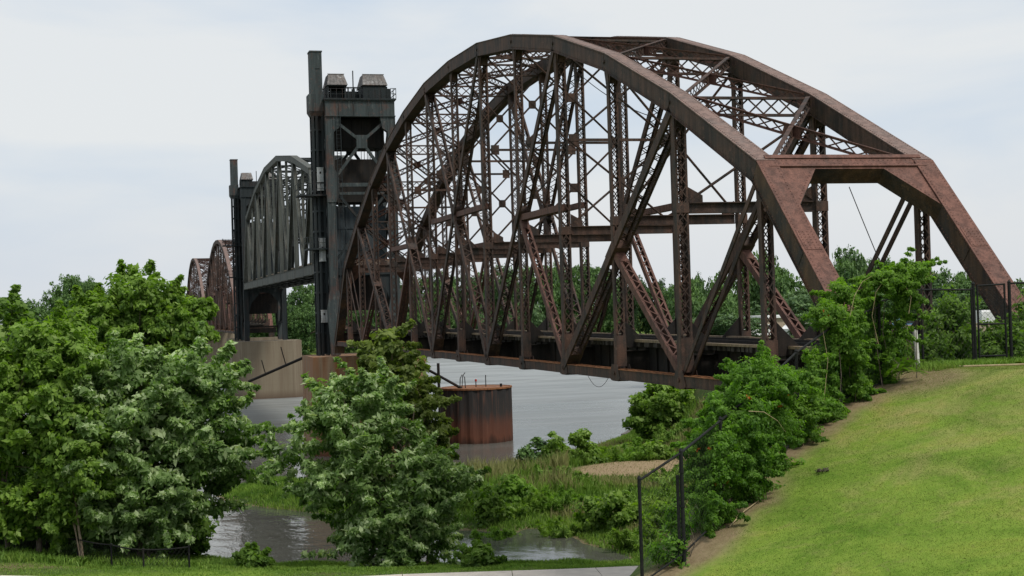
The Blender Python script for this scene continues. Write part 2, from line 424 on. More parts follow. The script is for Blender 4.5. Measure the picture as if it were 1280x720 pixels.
# lawn plane through the foot, the crest at the bridge and the crest to the right
_A,_B,_D = V(-13.0,-11.2,-1.9), V(-4.2,-4.3,1.0), V(-3.0,-6.7,1.0)
_n = (_B-_A).cross(_D-_A); 
if _n.z < 0: _n = -_n
def lawn_plane(x,y): return _A.z - (_n.x*(x-_A.x)+_n.y*(y-_A.y))/_n.z
def vnoise(x,y,s,seed=0):
    r = np.random.default_rng(seed); o = 0
    for i in range(5):
        a = r.uniform(0,6.28); ph = r.uniform(0,6.28); fr = s*r.uniform(.6,1.6)
        o = o + np.sin((x*np.cos(a)+y*np.sin(a))*fr+ph)
    return o/5
def sstep(t): t = np.clip(t,0,1); return t*t*(3-2*t)
def ground_z(x,y,full=False):
    x = np.atleast_1d(np.asarray(x,float)); y = np.atleast_1d(np.asarray(y,float))
    P = np.stack([x,y],1)
    b = poly_sd(P,BANK) + .5*vnoise(x,y,1.1,3) + .25*vnoise(x,y,3,5)
    f = poly_sd(P,FAR) + 3*vnoise(x,y,.12,4)
    h = poly_sd(P,HILL)
    marsh = sstep((y-36)/6)*sstep((x+16)/3) if True else 0
    cap = 2.05*(1-marsh) + marsh*(.75+sstep((x-18)/20)*.8)
    zl = np.where(b>0, np.minimum(b*.16, cap) , np.maximum(b*.35,-3.2))
    # gentle rise away from the river, left lawn
    zl = zl + WZ
    zl = zl + np.where((b>0)&(y<40), sstep((-20-x)/12)*sstep((34-y)/14)*1.2, 0)
    zf = np.where(f>0, np.minimum(f*.09,3.0)+np.clip(f-30,0,500)*.012, -9)+WZ
    zl = np.where(f>-20, np.maximum(zl,zf), zl)
    up = np.minimum(lawn_plane(x,y), 1.05 + .02*vnoise(x,y,1.5,9))
    up = np.where(lawn_plane(x,y) < -3.2, -3.2 + (lawn_plane(x,y)+3.2)*.12, up)
    up = np.maximum(up, -4.5)
    far_up = sstep((x-6)/18)
    up = up*(1-far_up) + far_up*(1.0 - 2.1*sstep((y-10)/60))
    up = up + .025*vnoise(x,y,2.2,11)
    t = sstep(1 + h/7.5)
    zl = np.maximum(zl, WZ-3.5)
    z = np.where(h>0, up, zl*(1-t)+np.maximum(up,zl)*t)
    z = z + np.where(h<0, .55*np.exp(-(((x-14.2)/6.5)**2+((y-67.2-.25*(x-14))/5.0)**2)), 0)
    z = z + np.where((b>1)&(h<0), .06*vnoise(x,y,1.7,21)+.04*vnoise(x,y,4,22), 0)
    if full: return z,b,h,f
    return z
def gz(x,y): return float(ground_z(x,y)[0])

def axis(parts):
    o = []
    for a,b,st in parts: o += list(np.arange(a,b,st))
    o.append(parts[-1][1]); return np.array(o)
xs = axis([(-3400,-400,250),(-400,-60,17),(-60,-28,1.0),(-28,6,.42),(6,40,.8),(40,140,4),(140,500,20),(500,3400,250)])
ys = axis([(-420,-60,30),(-60,-18,1.5),(-18,2,.33),(2,90,.6),(90,130,1.6),(130,340,8),(340,460,4),(460,900,40),(900,3400,250)])
GX,GY = np.meshgrid(xs,ys); gx,gy = GX.ravel(),GY.ravel()
gzv,gb,gh,gf = ground_z(gx,gy,True)
nx,ny = len(xs),len(ys)
ii = (np.arange(ny-1)[:,None]*nx + np.arange(nx-1)[None,:]).ravel()
gfaces = np.stack([ii,ii+1,ii+1+nx,ii+nx],1)
lawn = sstep(gh/.5+.2)*(gx<14)
lowlawn = sstep((30.5+.22*(-18-gx)-gy)/2)*sstep((-15-gx)/2)*(gh<-9)
farfield = sstep((gf-6)/6)*.55*(gy>300)
fdist = np.full(len(gx),1e9)
for (a,b2) in zip(FENCE_PTS[:-1],FENCE_PTS[1:]):
    e = np.array(b2[:2])-np.array(a[:2]); w = np.stack([gx-a[0],gy-a[1]],1)
    t = np.clip((w@e)/(e@e),0,1); fdist = np.minimum(fdist, np.hypot(*(w-t[:,None]*e).T))
soil = sstep((.86-fdist+.38*vnoise(gx,gy,1.6,31)+.22*vnoise(gx,gy,5,32))/.6)*.9
soil = np.maximum(soil, sstep((1.6-np.hypot(gx+4.6,gy+4.9))/.9)*.85)
# dirt border along the left fence
ld = np.abs(gy-(33.6+.13*(-20-gx)*1.0)); soil = np.maximum(soil, sstep((1.2-ld)/.8)*sstep((-21.5-gx)/1.5)*.8)
shore = sstep((1.0-np.abs(gb-.2))/.8)*.6; soil = np.maximum(soil, shore*(gy<200))
tan = sstep(1.15-np.hypot((gx-14.2)/6.2,(gy-66.3-.25*(gx-14))/4.6)+.12*vnoise(gx,gy,1.2,41))*1.0
tan = np.clip(sstep((1.12-np.hypot((gx-14.2)/6.4,(gy-66.5-.25*(gx-14))/4.8)+.10*vnoise(gx,gy,1.2,41))/.35),0,1)
zone = np.stack([np.clip(lawn+lowlawn+farfield,0,1), soil, tan],1)
g = np_mesh('ground', np.stack([gx,gy,gzv],1), gfaces, M['ground'], attrs={'zone':zone}, smooth=True)
struct(g)
wv = np.array([[-3400,-400,WZ],[3400,-400,WZ],[3400,1200,WZ],[-3400,1200,WZ]])
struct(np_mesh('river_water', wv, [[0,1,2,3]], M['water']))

# concrete path at the foot of the bank, with joints
pc = [(x_-.25,y_-1.15) for x_,y_ in [(-34,31.0),(-27.9,28.4),(-23.8,26.9),(-17.7,25.6),(-11.3,24.55),(-4.8,23.0),(-.9,22.3),(5,21.6),(12,21.5)]]
mb = MB(); hw = 1.45
def path_pt(t):
    i = min(int(t),len(pc)-2); fr = t-i; a,b = pc[i],pc[i+1]
    return V(a[0]+(b[0]-a[0])*fr, a[1]+(b[1]-a[1])*fr, 0)
N = 60; T = [i*(len(pc)-1)/N for i in range(N+1)]
def path_dir(i):
    d = path_pt(T[min(i+1,N)]) - path_pt(T[max(i-1,0)]); return d.normalized()
pz = []
for i in range(N+1):
    p = path_pt(T[i]); d = path_dir(i); n_ = V(-d.y,d.x,0)
    pz.append(max(gz((p+n_*o).x,(p+n_*o).y) for o in (-hw,0,hw)) + .04)
pz = [max(pz[max(0,i-2):i+3]) for i in range(N+1)]; pz = [sum(pz[max(0,i-3):i+4])/len(pz[max(0,i-3):i+4]) for i in range(N+1)]
for i in range(N):
    p,q = path_pt(T[i]),path_pt(T[i+1]); n1 = V(-path_dir(i).y,path_dir(i).x,0); n2 = V(-path_dir(i+1).y,path_dir(i+1).x,0)
    if i % 5 == 4: q = q - path_dir(i+1)*.03
    c = [p-n1*hw, q-n2*hw, q+n2*hw, p+n1*hw]; zc = [pz[i],pz[i+1],pz[i+1],pz[i]]
    mb.quad_box([(a.x,a.y,z-.35) for a,z in zip(c,zc)]+[(a.x,a.y,z) for a,z in zip(c,zc)])
struct(mb.build('concrete_path', M['path']))

# ------------------------------------------------------------------ the fixed truss span
HW = 2.735            # half distance between truss planes
PL = 7.1              # panel length
HT = [0,6.80,9.95,12.60,14.62,15.98,16.83,17.04,16.83,15.98,14.62,12.60,9.95,6.80,0]
SZ = 6.15             # level of the sway struts
def nd(sx,k,z=None): return V(sx*HW, k*PL, HT[k] if z is None else z)

def sweep_yz(mb, pts, x0, x1, dlo, dhi, m=0, caps=(True,True)):
    """box profile swept along a polyline in the YZ plane with mitred joints; dlo..dhi measured along the normal"""
    n = len(pts); dirs = []
    for i in range(n-1):
        d = V(0, pts[i+1][0]-pts[i][0], pts[i+1][1]-pts[i][1]).normalized(); dirs.append(d)
    rings = []
    for i in range(n):
        d1 = dirs[max(0,i-1)]; d2 = dirs[min(n-2,i)]
        n1 = V(0,-d1.z,d1.y); n2 = V(0,-d2.z,d2.y); nn = (n1+n2); nn = nn/(nn.dot(n1))
        p = V(0,pts[i][0],pts[i][1])
        lo,hi = p+nn*dlo, p+nn*dhi
        rings.append([(x0,lo.y,lo.z),(x1,lo.y,lo.z),(x1,hi.y,hi.z),(x0,hi.y,hi.z)])
    b = len(mb.v)
    for r in rings: mb.v += r
    for i in range(n-1):
        for k in range(4):
            k2 = (k+1)%4
            mb.f.append((b+i*4+k,b+i*4+k2,b+(i+1)*4+k2,b+(i+1)*4+k)); mb.m.append(m)
    if caps[0]: mb.f.append((b+3,b+2,b+1,b)); mb.m.append(m)
    if caps[1]: mb.f.append((b+(n-1)*4,b+(n-1)*4+1,b+(n-1)*4+2,b+(n-1)*4+3)); mb.m.append(m)

def rivets(mb, pts, r=.031, m=0):
    """small raised heads: 4-sided pyramids; pts = (position, normal)"""
    for p,nm in pts:
        nm = nm.normalized(); h = nm.orthogonal().normalized(); w = nm.cross(h); b = len(mb.v)
        mb.v += [tuple(p+h*r),tuple(p+w*r),tuple(p-h*r),tuple(p-w*r),tuple(p+nm*r*.8)]
        for k in range(4): mb.f.append((b+k,b+(k+1)%4,b+4)); mb.m.append(m)

def make_fixed_span(label):
    t = empty('fixed_truss_span', (0,0,0), label, 'truss bridge')
    CW = .30; CD = .34            # half width of chord, half depth
    hipA = (PL,HT[1]); hipB = (13*PL,HT[13])
    for sx in (-1,1):
        x = sx*HW
        # top chord with cover plate, pins and splice plates
        mb = MB(); pts = [(k*PL,HT[k]) for k in range(1,14)]
        # extend a hair so that the mitre with the end post closes
        sweep_yz(mb, pts, x-CW, x+CW, -CD, CD)
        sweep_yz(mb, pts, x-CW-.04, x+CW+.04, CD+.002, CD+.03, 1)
        sweep_yz(mb, pts, x-CW-.05, x-CW+.09, -CD-.022, -CD-.002); sweep_yz(mb, pts, x+CW-.09, x+CW+.05, -CD-.022, -CD-.002)
        for k in range(2,13):
            d = (V(0,pts[k][0],pts[k][1])-V(0,pts[k-2][0],pts[k-2][1])).normalized()
            for s2 in (-1,1):
                c = V(x+s2*(CW+.006), k*PL, HT[k])
                mb.bar(c-d*.03, c+d*.03, .05, .60, V(0,-d.z,d.y)) if False else None
                mb.bar(c+V(0,0,-.31)+d*.06, c+V(0,0,.31)+d*.06, .012, .03, d)
                mb.tube([c-V(s2*.01,0,0), c+V(s2*.05,0,0)], .075, 8)
        pr = []
        for k in range(1,5):
            a,b = V(x,k*PL,HT[k]),V(x,(k+1)*PL,HT[k+1]); d = b-a; Ln = d.length; d.normalize(); nn = V(0,-d.z,d.y)
            for i in range(int(Ln/.15)):
                p = a+d*(.1+.15*i)
                for ss in (-1,1):
                    pr.append((p+V(ss*(CW-.04),0,0)+nn*(CD+.031), nn)); pr.append((p+V(ss*CW,0,0)+nn*(CD-.07), V(ss,0,0))); pr.append((p+V(ss*CW,0,0)-nn*(CD-.07), V(ss,0,0)))
        rivets(mb, pr, .028)
        mb.build('top_chord', [M['steel'],M['cover']], t)
        # gusset plates under the chord
        for k in range(2,13):
            mb = MB(); y,z = k*PL,HT[k]-CD
            for s2 in (-1,1):
                xx = x+s2*.17
                mb.prism([(xx-.01,y-.40,z-.02),(xx-.01,y+.40,z-.02),(xx-.01,y+.20,z-.62),(xx-.01,y-.20,z-.62)],(.02,0,0))
            mb.box(x-.158,x+.158,y-.15,y+.15,z-.5,z-.03)
            mb.build('gusset_plate', M['steel'], t)
        # end posts
        for (k0,k1) in ((0,1),(14,13)):
            mb = MB()
            a = (k0*PL,0); b = (k1*PL,HT[k1])
            c2 = (2*PL,HT[2]) if k1 == 1 else (12*PL,HT[12])
            seq = [a,b,c2] if k1 == 1 else [c2,b,a]
            # use a three point sweep for the mitre, keep only the end-post part
            tmp = MB(); sweep_yz(tmp, seq, x-CW, x+CW, -CD, CD)
            vs = tmp.v
            r0,r1 = (vs[0:4],vs[4:8]) if k1 == 1 else (vs[8:12],vs[4:8])
            mb.quad_box([r0[0],r0[1],r0[2],r0[3],r1[0],r1[1],r1[2],r1[3]])
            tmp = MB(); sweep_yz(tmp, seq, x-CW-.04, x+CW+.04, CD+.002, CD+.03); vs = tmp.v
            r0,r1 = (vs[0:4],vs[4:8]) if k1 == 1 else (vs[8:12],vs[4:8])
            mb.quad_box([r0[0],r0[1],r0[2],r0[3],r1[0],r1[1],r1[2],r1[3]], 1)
            tmp = MB(); sweep_yz(tmp, seq, x-CW-.05, x+CW+.05, -CD-.024, -CD-.003); vs = tmp.v
            r0,r1 = (vs[0:4],vs[4:8]) if k1 == 1 else (vs[8:12],vs[4:8])
            mb.quad_box([r0[0],r0[1],r0[2],r0[3],r1[0],r1[1],r1[2],r1[3]])
            if k0 == 0:   # rivet rows on the near posts
                d = V(0,b[0]-a[0],b[1]-a[1]); Ln = d.length; d.normalize(); nn = V(0,-d.z,d.y); pr = []
                for i in range(int(Ln/.14)):
                    p = V(x,a[0],a[1])+d*(.1+i*.14)
                    for ss in (-1,1):
                        pr.append((p+V(ss*(CW-.05),0,0)+nn*(CD+.03), nn))
                        pr.append((p+V(ss*(CW+.0),0,0)+nn*(CD-.06), V(ss,0,0))); pr.append((p+V(ss*CW,0,0)-nn*(CD-.06), V(ss,0,0)))
                rivets(mb, pr, m=1)
                for fr in (.30,.62):
                    c = V(x,a[0],a[1])+d*(Ln*fr)
                    mb.bar(c-d*.42+nn*(CD+.038), c+d*.42+nn*(CD+.038), 2*CW-.06, .014, nn, 1)
                    for ss in (-1,1): mb.bar(c-d*.42+V(ss*(CW+.008),0,0), c+d*.42+V(ss*(CW+.008),0,0), .014, 2*CD-.2, nn, 0)
                    rivets(mb, [(c+d*(-.36+.12*i)+V(e,0,0)+nn*(CD+.045),nn) for i in range(7) for e in (-.2,-.07,.07,.2)], m=1)
            # bearing shoe
            mb.box(x-.45,x+.45,a[0]-.5,a[0]+.5,-.95,-.30)
            mb.build('end_post', [M['endside'],M['endp']], t)
        # bottom chord
        mb = MB()
        for s2 in (-1,1):
            xx = x+s2*.20; mb.box(xx-.035,xx+.035,-.2,14*PL+.2,-.225,.13)
            mb.box(xx-.06,xx+.06,-.2,14*PL+.2,-.25,-.227)
        mb.build('bottom_chord', M['steel'], t)
        mb = MB(); 
        for s2 in (-1,1): mb.box(x+s2*.20-.07,x+s2*.20+.07,-.2,14*PL+.2,.132,.156)
        i = 0; y = .2
        while y < 14*PL-.3:
            sg = 1 if i%2 else -1
            mb.bar((x-sg*.2,y,.164),(x+sg*.2,y+.42,.164),.06,.012,(0,0,1)); y += .42; i += 1
        mb.build('chord_edge_strip', M['edge'], t)
        for k in range(0,15):
            mb = MB(); y = k*PL
            for s2 in (-1,1):
                xx = x+s2*.262
                mb.prism([(xx-.012,y-.62,-.20),(xx-.012,y-.45,-.30),(xx-.012,y+.45,-.30),(xx-.012,y+.62,-.20),(xx-.012,y+.34,.34),(xx-.012,y-.34,.34)],(.024,0,0))
            mb.tube([(x-.32,y,0),(x+.32,y,0)],.085,8); mb.box(x-.247,x+.247,y-.38,y+.38,-.33,-.27)
            mb.build('node_plate', M['steel'], t)
        # verticals
        for k in range(1,14):
            mb = MB(); w = .46 if k%2 == 0 else .40; dp = .36 if k%2 == 0 else .28
            zt = HT[k]-CD+.02
            mb.laced((x,k*PL,.25),(x,k*PL,zt), w, dp, (1,0,0), pitch=.44, bw=.036, flange=.055)
            mb.box(x-w/2-.012,x+w/2+.012,k*PL-dp/2-.03,k*PL+dp/2+.03,.26,1.5)     # batten plates at foot
            mb.box(x-w/2-.01,x+w/2+.01,k*PL-dp/2-.03,k*PL+dp/2+.03,zt-.55,zt-.02)
            if HT[k] > 8: mb.box(x-w/2-.01,x+w/2+.01,k*PL-dp/2-.03,k*PL+dp/2+.03,SZ-.18,SZ+.18)
            mb.build('vertical', M['steel'], t)
        # hip eyebars
        for (k0,k1) in ((1,2),(13,12)):
            for s2 in (-1,1):
                mb = MB(); o = V(s2*.17,0,0)
                mb.bar(nd(sx,k0,HT[k0]-.1)+o, nd(sx,k1,.05)+o, .045, .20, (0,.6,.6)); mb.build('eyebar', M['steel'], t)
        # main diagonals and sub struts
        for (k0,k1) in ((2,4),(4,6),(6,8),(12,10),(10,8),(8,6)):
            mb = MB(); p,q = nd(sx,k0,HT[k0]-.25),nd(sx,k1,.05); d = (q-p).normalized()
            wd = .40 if k0 in (2,12) else .34
            mb.laced(p, q, .60, wd, (1,0,0), pitch=.40, double=False, flange=.075, bw=.045, t=.03)
            for fr in (.5,):
                c = p.lerp(q,fr); mb.bar(c-d*.6, c+d*.6, .63, wd+.05, d.cross(V(1,0,0)))
            mb.bar(q-d*1.3, q-d*.2, .62, wd+.04, d.cross(V(1,0,0)))
            mb.build('diagonal', M['steel'], t)
        for (k0,k1) in ((3,2),(5,4),(9,10),(11,12)):
            m2 = {3:(2,4),5:(4,6),9:(10,8),11:(12,10)}[k0]
            mid = nd(sx,m2[0],HT[m2[0]]-.25).lerp(nd(sx,m2[1],.05),.5)
            mb = MB(); p,q = mid, nd(sx,k1,.1); d = (q-p).normalized()
            mb.laced(p, q, .40, .30, (1,0,0), pitch=.36, double=False, flange=.075, bw=.05)
            mb.bar(q-d*1.1, q-d*.1, .38, .35, d.cross(V(1,0,0))); mb.bar(p+d*.2, p+d*.95, .38, .35, d.cross(V(1,0,0)))
            mb.build('sub_strut', M['rust'], t)
            # gusset where strut meets diagonal
        # longitudinal mid struts
        for (ka,kb,kd) in ((4,5,5),(6,7,7),(8,7,7),(10,9,9)):
            m2 = {5:(4,6),7:(6,8),9:(10,8)}[kd]
            mid = nd(sx,m2[0],HT[m2[0]]-.25).lerp(nd(sx,m2[1],.05),.5)
            mb = MB(); mb.bar((x,ka*PL,mid.z),(x,mid.y,mid.z), .34, .30, (0,0,1)); mb.build('stay_strut', M['rust'], t)
    # portals
    for (k0,k1) in ((0,1),(14,13)):
        a = V(0,k0*PL,0); b = V(0,k1*PL,HT[k1]); u = (a-b).normalized(); nn = V(0,-u.z,u.y)
        if nn.z < 0: nn = -nn
        xi = HW-CW
        def pp(sv,tv,off): return V(sv,0,0)+b+u*tv+nn*off
        mb = MB()
        # one leg-to-leg plate with a chamfered opening, as convex pieces, thickness .62
        th = -.60; o0 = .31
        def pc3(pts): mb.prism([pp(s_,t_,o0) for s_,t_ in pts], nn*th, 0, 1)  # edge faces take the darker steel, painting shade onto the soffit
        pc3([(-xi,-.30),(xi,-.30),(xi,.30),(-xi,.30)])
        pc3([(-xi,.302),(-xi+1.25,.302),(-xi,2.15)]); pc3([(xi,.302),(xi,2.15),(xi-1.25,.302)])
        for pts in ([(-xi-.3,.16),(xi+.3,.16),(xi+.3,.24),(-xi-.3,.24)],):
            mb.prism([pp(s_,t_,o0+.075) for s_,t_ in pts], nn*-.06)
        mb.prism([pp(s_,t_,o0+.05) for s_,t_ in ((-xi-.28,-.36),(xi+.28,-.36),(xi+.28,-.2),(-xi-.28,-.2))], nn*-.04)
        if k0 == 0:
            pr = []
            for i in range(int(2*xi/.16)):
                for tv in (-.12,.06): pr.append((pp(-xi+.1+.16*i,tv,o0), nn))
            for sg in (-1,1):
                for i in range(14):
                    f = i/13; pr.append((pp(sg*(xi-1.25+1.15*f-.0)+0, .38+1.62*f, o0) if False else pp(sg*(xi-.08-1.08*(1-f)), .24+1.65*f, o0), nn))
                    pr.append((pp(sg*(xi-.06), .1+1.8*f, o0), nn))
            rivets(mb, pr)
        mb.build('portal_frame', [M['endp'],M['endside']], t)
    # sway frames
    for k in range(2,13):
        y = k*PL; zt = HT[k]-.05
        mb = MB(); xi = HW-.30
        # deep lattice strut below the chords
        for z in (zt+.22, zt-.40): mb.bar((-xi,y,z),(xi,y,z),.20,.09,(0,0,1))
        n = 8; st = 2*xi/n
        for i in range(n):
            for sg in (-1,1):
                mb.bar((-xi+st*i,y+sg*.03,zt-.09-sg*.27),(-xi+st*(i+1),y+sg*.03,zt-.09+sg*.27),.016,.06,(0,0,1))
        mb.build('sway_strut', M['steel'], t)
        mb = MB(); mb.box(-xi,xi,y-.12,y+.12,SZ+.16,SZ+.20); mb.box(-xi,xi,y-.12,y+.12,SZ-.20,SZ-.16); mb.box(-xi,xi,y-.015,y+.015,SZ-.158,SZ+.158)
        for s2 in (-1,1):
            mb.prism([(s2*xi,y-.02,SZ+.2),(s2*(xi-.55),y-.02,SZ+.2),(s2*(xi-.55),y-.02,SZ+.45),(s2*xi,y-.02,SZ+.75)],(0,.04,0))
        mb.build('portal_strut', M['steel'], t)
        # X bracing, one or two tiers
        lo,hi = SZ+.25, zt-.45
        tiers = [(lo,hi)] if hi-lo < 6.5 else [(lo,(lo+hi)/2),((lo+hi)/2,hi)]
        mb = MB()
        for (z0,z1) in tiers:
            for sg in (-1,1): mb.bar((-sg*xi,y+sg*.02,z0),(sg*xi,y+sg*.02,z1),.025,.10,(0,0,1)); mb.bar((-sg*xi,y+sg*.02,z0),(sg*xi,y+sg*.02,z1),.10,.02,(0,0,1))
            mb.box(-.2,.2,y-.05,y+.05,(z0+z1)/2-.22,(z0+z1)/2+.22)
        if len(tiers) == 2:
            mb.bar((-xi,y,tiers[0][1]),(xi,y,tiers[0][1]),.12,.12,(0,0,1))
            for s2 in (-1,1): mb.box(s2*(xi-.25)-.22,s2*(xi-.25)+.22,y-.04,y+.04,tiers[0][1]-.26,tiers[0][1]+.26)
        mb.build('sway_bracing', M['steel'], t)
    # top laterals: lattice X in every panel between the chords
    for k in range(1,13):
        for sg in (-1,1):
            p = V(-sg*(HW-.28),k*PL,HT[k]+.12); q = V(sg*(HW-.28),(k+1)*PL,HT[k+1]+.12)
            mb = MB(); d = (q-p).normalized(); side = d.cross(V(0,0,1)).normalized(); up = side.cross(d)
            p += d*.3; q -= d*.3
            for z in (.19,-.19): mb.bar(p+up*z,q+up*z,.16,.03,up); mb.bar(p+up*z*.8,q+up*z*.8,.02,.07,up)
            Ln = (q-p).length; n = int(Ln/.55); st = Ln/n
            for i in range(n):
                for s3 in (-1,1):
                    mb.bar(p+d*(st*i)+up*(.16*s3)+side*(.02*s3), p+d*(st*(i+1))-up*(.16*s3)+side*(.02*s3), .014,.05,up)
            c = p.lerp(q,.5); mb.bar(c-d*.35,c+d*.35,.05,.42,up)
            mb.build('top_lateral', M['rust'] if sg < 0 else M['steel'], t)
    # floor: floor beams, stringers, deck timbers, guard rail
    for k in range(0,15):
        mb = MB(); y = k*PL
        mb.box(-HW+.2,HW-.2,y-.16,y+.16,.86,.90); mb.box(-HW+.2,HW-.2,y-.16,y+.16,-.22,-.18); mb.box(-HW+.2,HW-.2,y-.015,y+.015,-.178,.858)
        for s2 in (-1,1): mb.prism([(s2*(HW-.22),y-.02,1.0),(s2*(HW-1.3),y-.02,1.0),(s2*(HW-.22),y-.02,2.1)],(0,.04,0))
        mb.build('floor_beam', M['dark'] if 0<k<14 else M['steel'], t)
    for xx in (-1.55,-.75,.75,1.55):
        mb = MB()
        for k in range(14):
            mb.box(xx-.015,xx+.015,k*PL+.18,(k+1)*PL-.18,.0,1.00); mb.box(xx-.12,xx+.12,k*PL+.18,(k+1)*PL-.18,1.002,1.03); mb.box(xx-.12,xx+.12,k*PL+.18,(k+1)*PL-.18,-.03,-.002)
            for i in range(1,6): mb.box(xx-.09,xx-.017,k*PL+i*PL/6-.04,k*PL+i*PL/6+.04,.002,.998)
        mb.build('stringer', M['dark'], t)
    mb = MB(); rr = random.Random(3)
    y = .1
    while y < 14*PL-.2:
        e = rr.uniform(-.12,.12); mb.box(-2.1+e,2.1+e*.6,y,y+.23,1.035,1.20+rr.uniform(-.01,.01)); y += .42
    mb.build('deck_ties', M['tie'], t)
    for s2 in (-1,1):
        mb = MB(); y = 0
        while y < 14*PL:
            e = rr.uniform(-.03,.03); mb.box(s2*2.0-.12,s2*2.0+.12,y+.02,min(y+4.7,14*PL),1.213+e*.2,1.31+e*.6); y += 4.72
        mb.build('guard_timber', M['timber'], t)
        mb = MB(); mb.box(s2*.72-.04,s2*.72+.04,0,14*PL,1.215,1.33); mb.build('rail', M['dark'], t)
    return t

span = make_fixed_span('rusty camelback truss span nearest the lawn, its portal facing the fence')
far_a = copy_tree(span); far_a.location = (0,213,0); far_a.scale = (1,.885,1); far_a['label'] = 'brown arched truss span just beyond the farther dark lift tower'
far_b = copy_tree(span); far_b.location = (0,301.5,0); far_b.scale = (1,.885,1); far_b['label'] = 'smallest and farthest arched truss span, leftmost of the bridge'

# loose cables hanging off the near span
def cable(pts, r, label, mat='dark'):
    mb = MB(); mb.tube(pts, r, 5); return tag(mb.build('cable', M[mat]), label, 'cable')
def sag(p,q,drop,n=14):
    p,q = Vector(p),Vector(q); return [p.lerp(q,i/n)-V(0,0,drop*4*(i/n)*(1-i/n)) for i in range(n+1)]
cable(sag((-2.5,4*PL,13.9),(-2.6,2*PL,9.2),.55), .018, 'thin slack wire sagging under the high near top chord')
cable(sag((.35,PL+.3,6.3),(1.75,PL-2.2,-.2),.12), .016, 'thin wire hanging down inside the portal opening')
cable(sag((-2.95,3.52*PL,-.25),(-2.95,3.14*PL,-.25),.42), .010, 'drooping loop of wire under the near bottom chord')

# ------------------------------------------------------------------ lift span (raised)
def make_lift_span():
    t = empty('lift_span', (0,152,0), 'raised grey steel lift span hanging between the two towers', 'lift span')
    zb = 7.2; P = 7.4
    top = {-5:17.2,-3:20.0,-1:21.55,1:21.55,3:20.0,5:17.2}
    for sx in (-1,1):
        x = sx*2.73
        mb = MB(); sweep_yz(mb, [(k*P,top[k]) for k in (-5,-3,-1,1,3,5)], x-.32,x+.32,-.32,.32); sweep_yz(mb, [(k*P,top[k]) for k in (-5,-3,-1,1,3,5)], x-.37,x+.37,.322,.35)
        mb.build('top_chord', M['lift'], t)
        mb = MB(); mb.box(x-.28,x+.28,-6*P,6*P,zb-.5,zb+.42); mb.box(x-.34,x+.34,-6*P,6*P,zb+.422,zb+.46)
        for k in range(-6,7): mb.box(x-.30,x+.30,k*P-.5,k*P+.5,zb-.56,zb+.40)
        mb.build('bottom_chord', M['lift'], t)
        for k in (-6,6):
            mb = MB(); k1 = 5 if k > 0 else -5
            mb.bar((x,k*P,zb+.4),(x,k1*P,top[k1]-.1),.6,.6,(0,1,0)); mb.build('end_post', M['lift'], t)
        for k in range(-5,6):
            mb = MB(); zt = top[k]-.3 if k in top else (15.2 if abs(k)==4 else 14.4)
            if k not in top: 
                zt = {0:21.2,2:20.5,-2:20.5,4:18.3,-4:18.3}[k]
            w = .42 if k in top else .26
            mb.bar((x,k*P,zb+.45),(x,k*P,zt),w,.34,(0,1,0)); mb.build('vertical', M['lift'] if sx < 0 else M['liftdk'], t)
        for k in (-5,-3,-1,1,3,5):
            for dk in (-1,1):
                if (k,dk) in ((-5,-1),(5,1)): continue
                mb = MB(); p,q = V(x,k*P,top[k]-.3),V(x,(k+dk)*P,zb+.4)
                for s2 in (-1,1): mb.bar(p+V(s2*.17,0,0),q+V(s2*.17,0,0),.05,.42,(0,1,0))
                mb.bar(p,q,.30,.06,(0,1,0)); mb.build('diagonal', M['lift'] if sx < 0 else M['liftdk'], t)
    for k in range(-5,6):
        zt = top[k] if k in top else {0:21.5,2:20.8,-2:20.8,4:18.6,-4:18.6}[k]
        mb = MB()
        for z in (zt-.1,zt-.9,zt-2.6): mb.bar((-2.4,k*P,z),(2.4,k*P,z),.22,.16,(0,0,1))
        for sg in (-1,1):
            mb.bar((-2.4*sg,k*P,zt-2.6),(2.4*sg,k*P,zt-.9),.1,.12,(0,0,1)); mb.bar((-2.4*sg,k*P,zb+5.2),(2.4*sg,k*P,zt-2.7),.1,.14,(0,0,1))
        mb.bar((-2.4,k*P,zb+5.2),(2.4,k*P,zb+5.2),.2,.3,(0,0,1))
        mb.build('sway_frame', M['liftdk'], t)
    for k in (-5,-3,-1,1,3):
        for sg in (-1,1):
            mb = MB(); mb.bar((-2.4*sg,k*P,top[k]),(2.4*sg,(k+2)*P,top[k+2]),.25,.2,(0,0,1)); mb.build('top_lateral', M['liftdk'], t)
    mb = MB(); 
    for k in range(-6,7): mb.box(-2.5,2.5,k*P-.15,k*P+.15,zb-.45,zb+.7)
    for xx in (-.75,.75): mb.box(xx-.15,xx+.15,-6*P,6*P,zb-.4,zb+.5)
    mb.build('floor_frame', M['liftdk'], t)
    mb = MB(); mb.box(-2.2,2.2,-6*P,6*P,zb+.72,zb+.9); mb.build('deck', M['timber'], t)
    return t
make_lift_span()

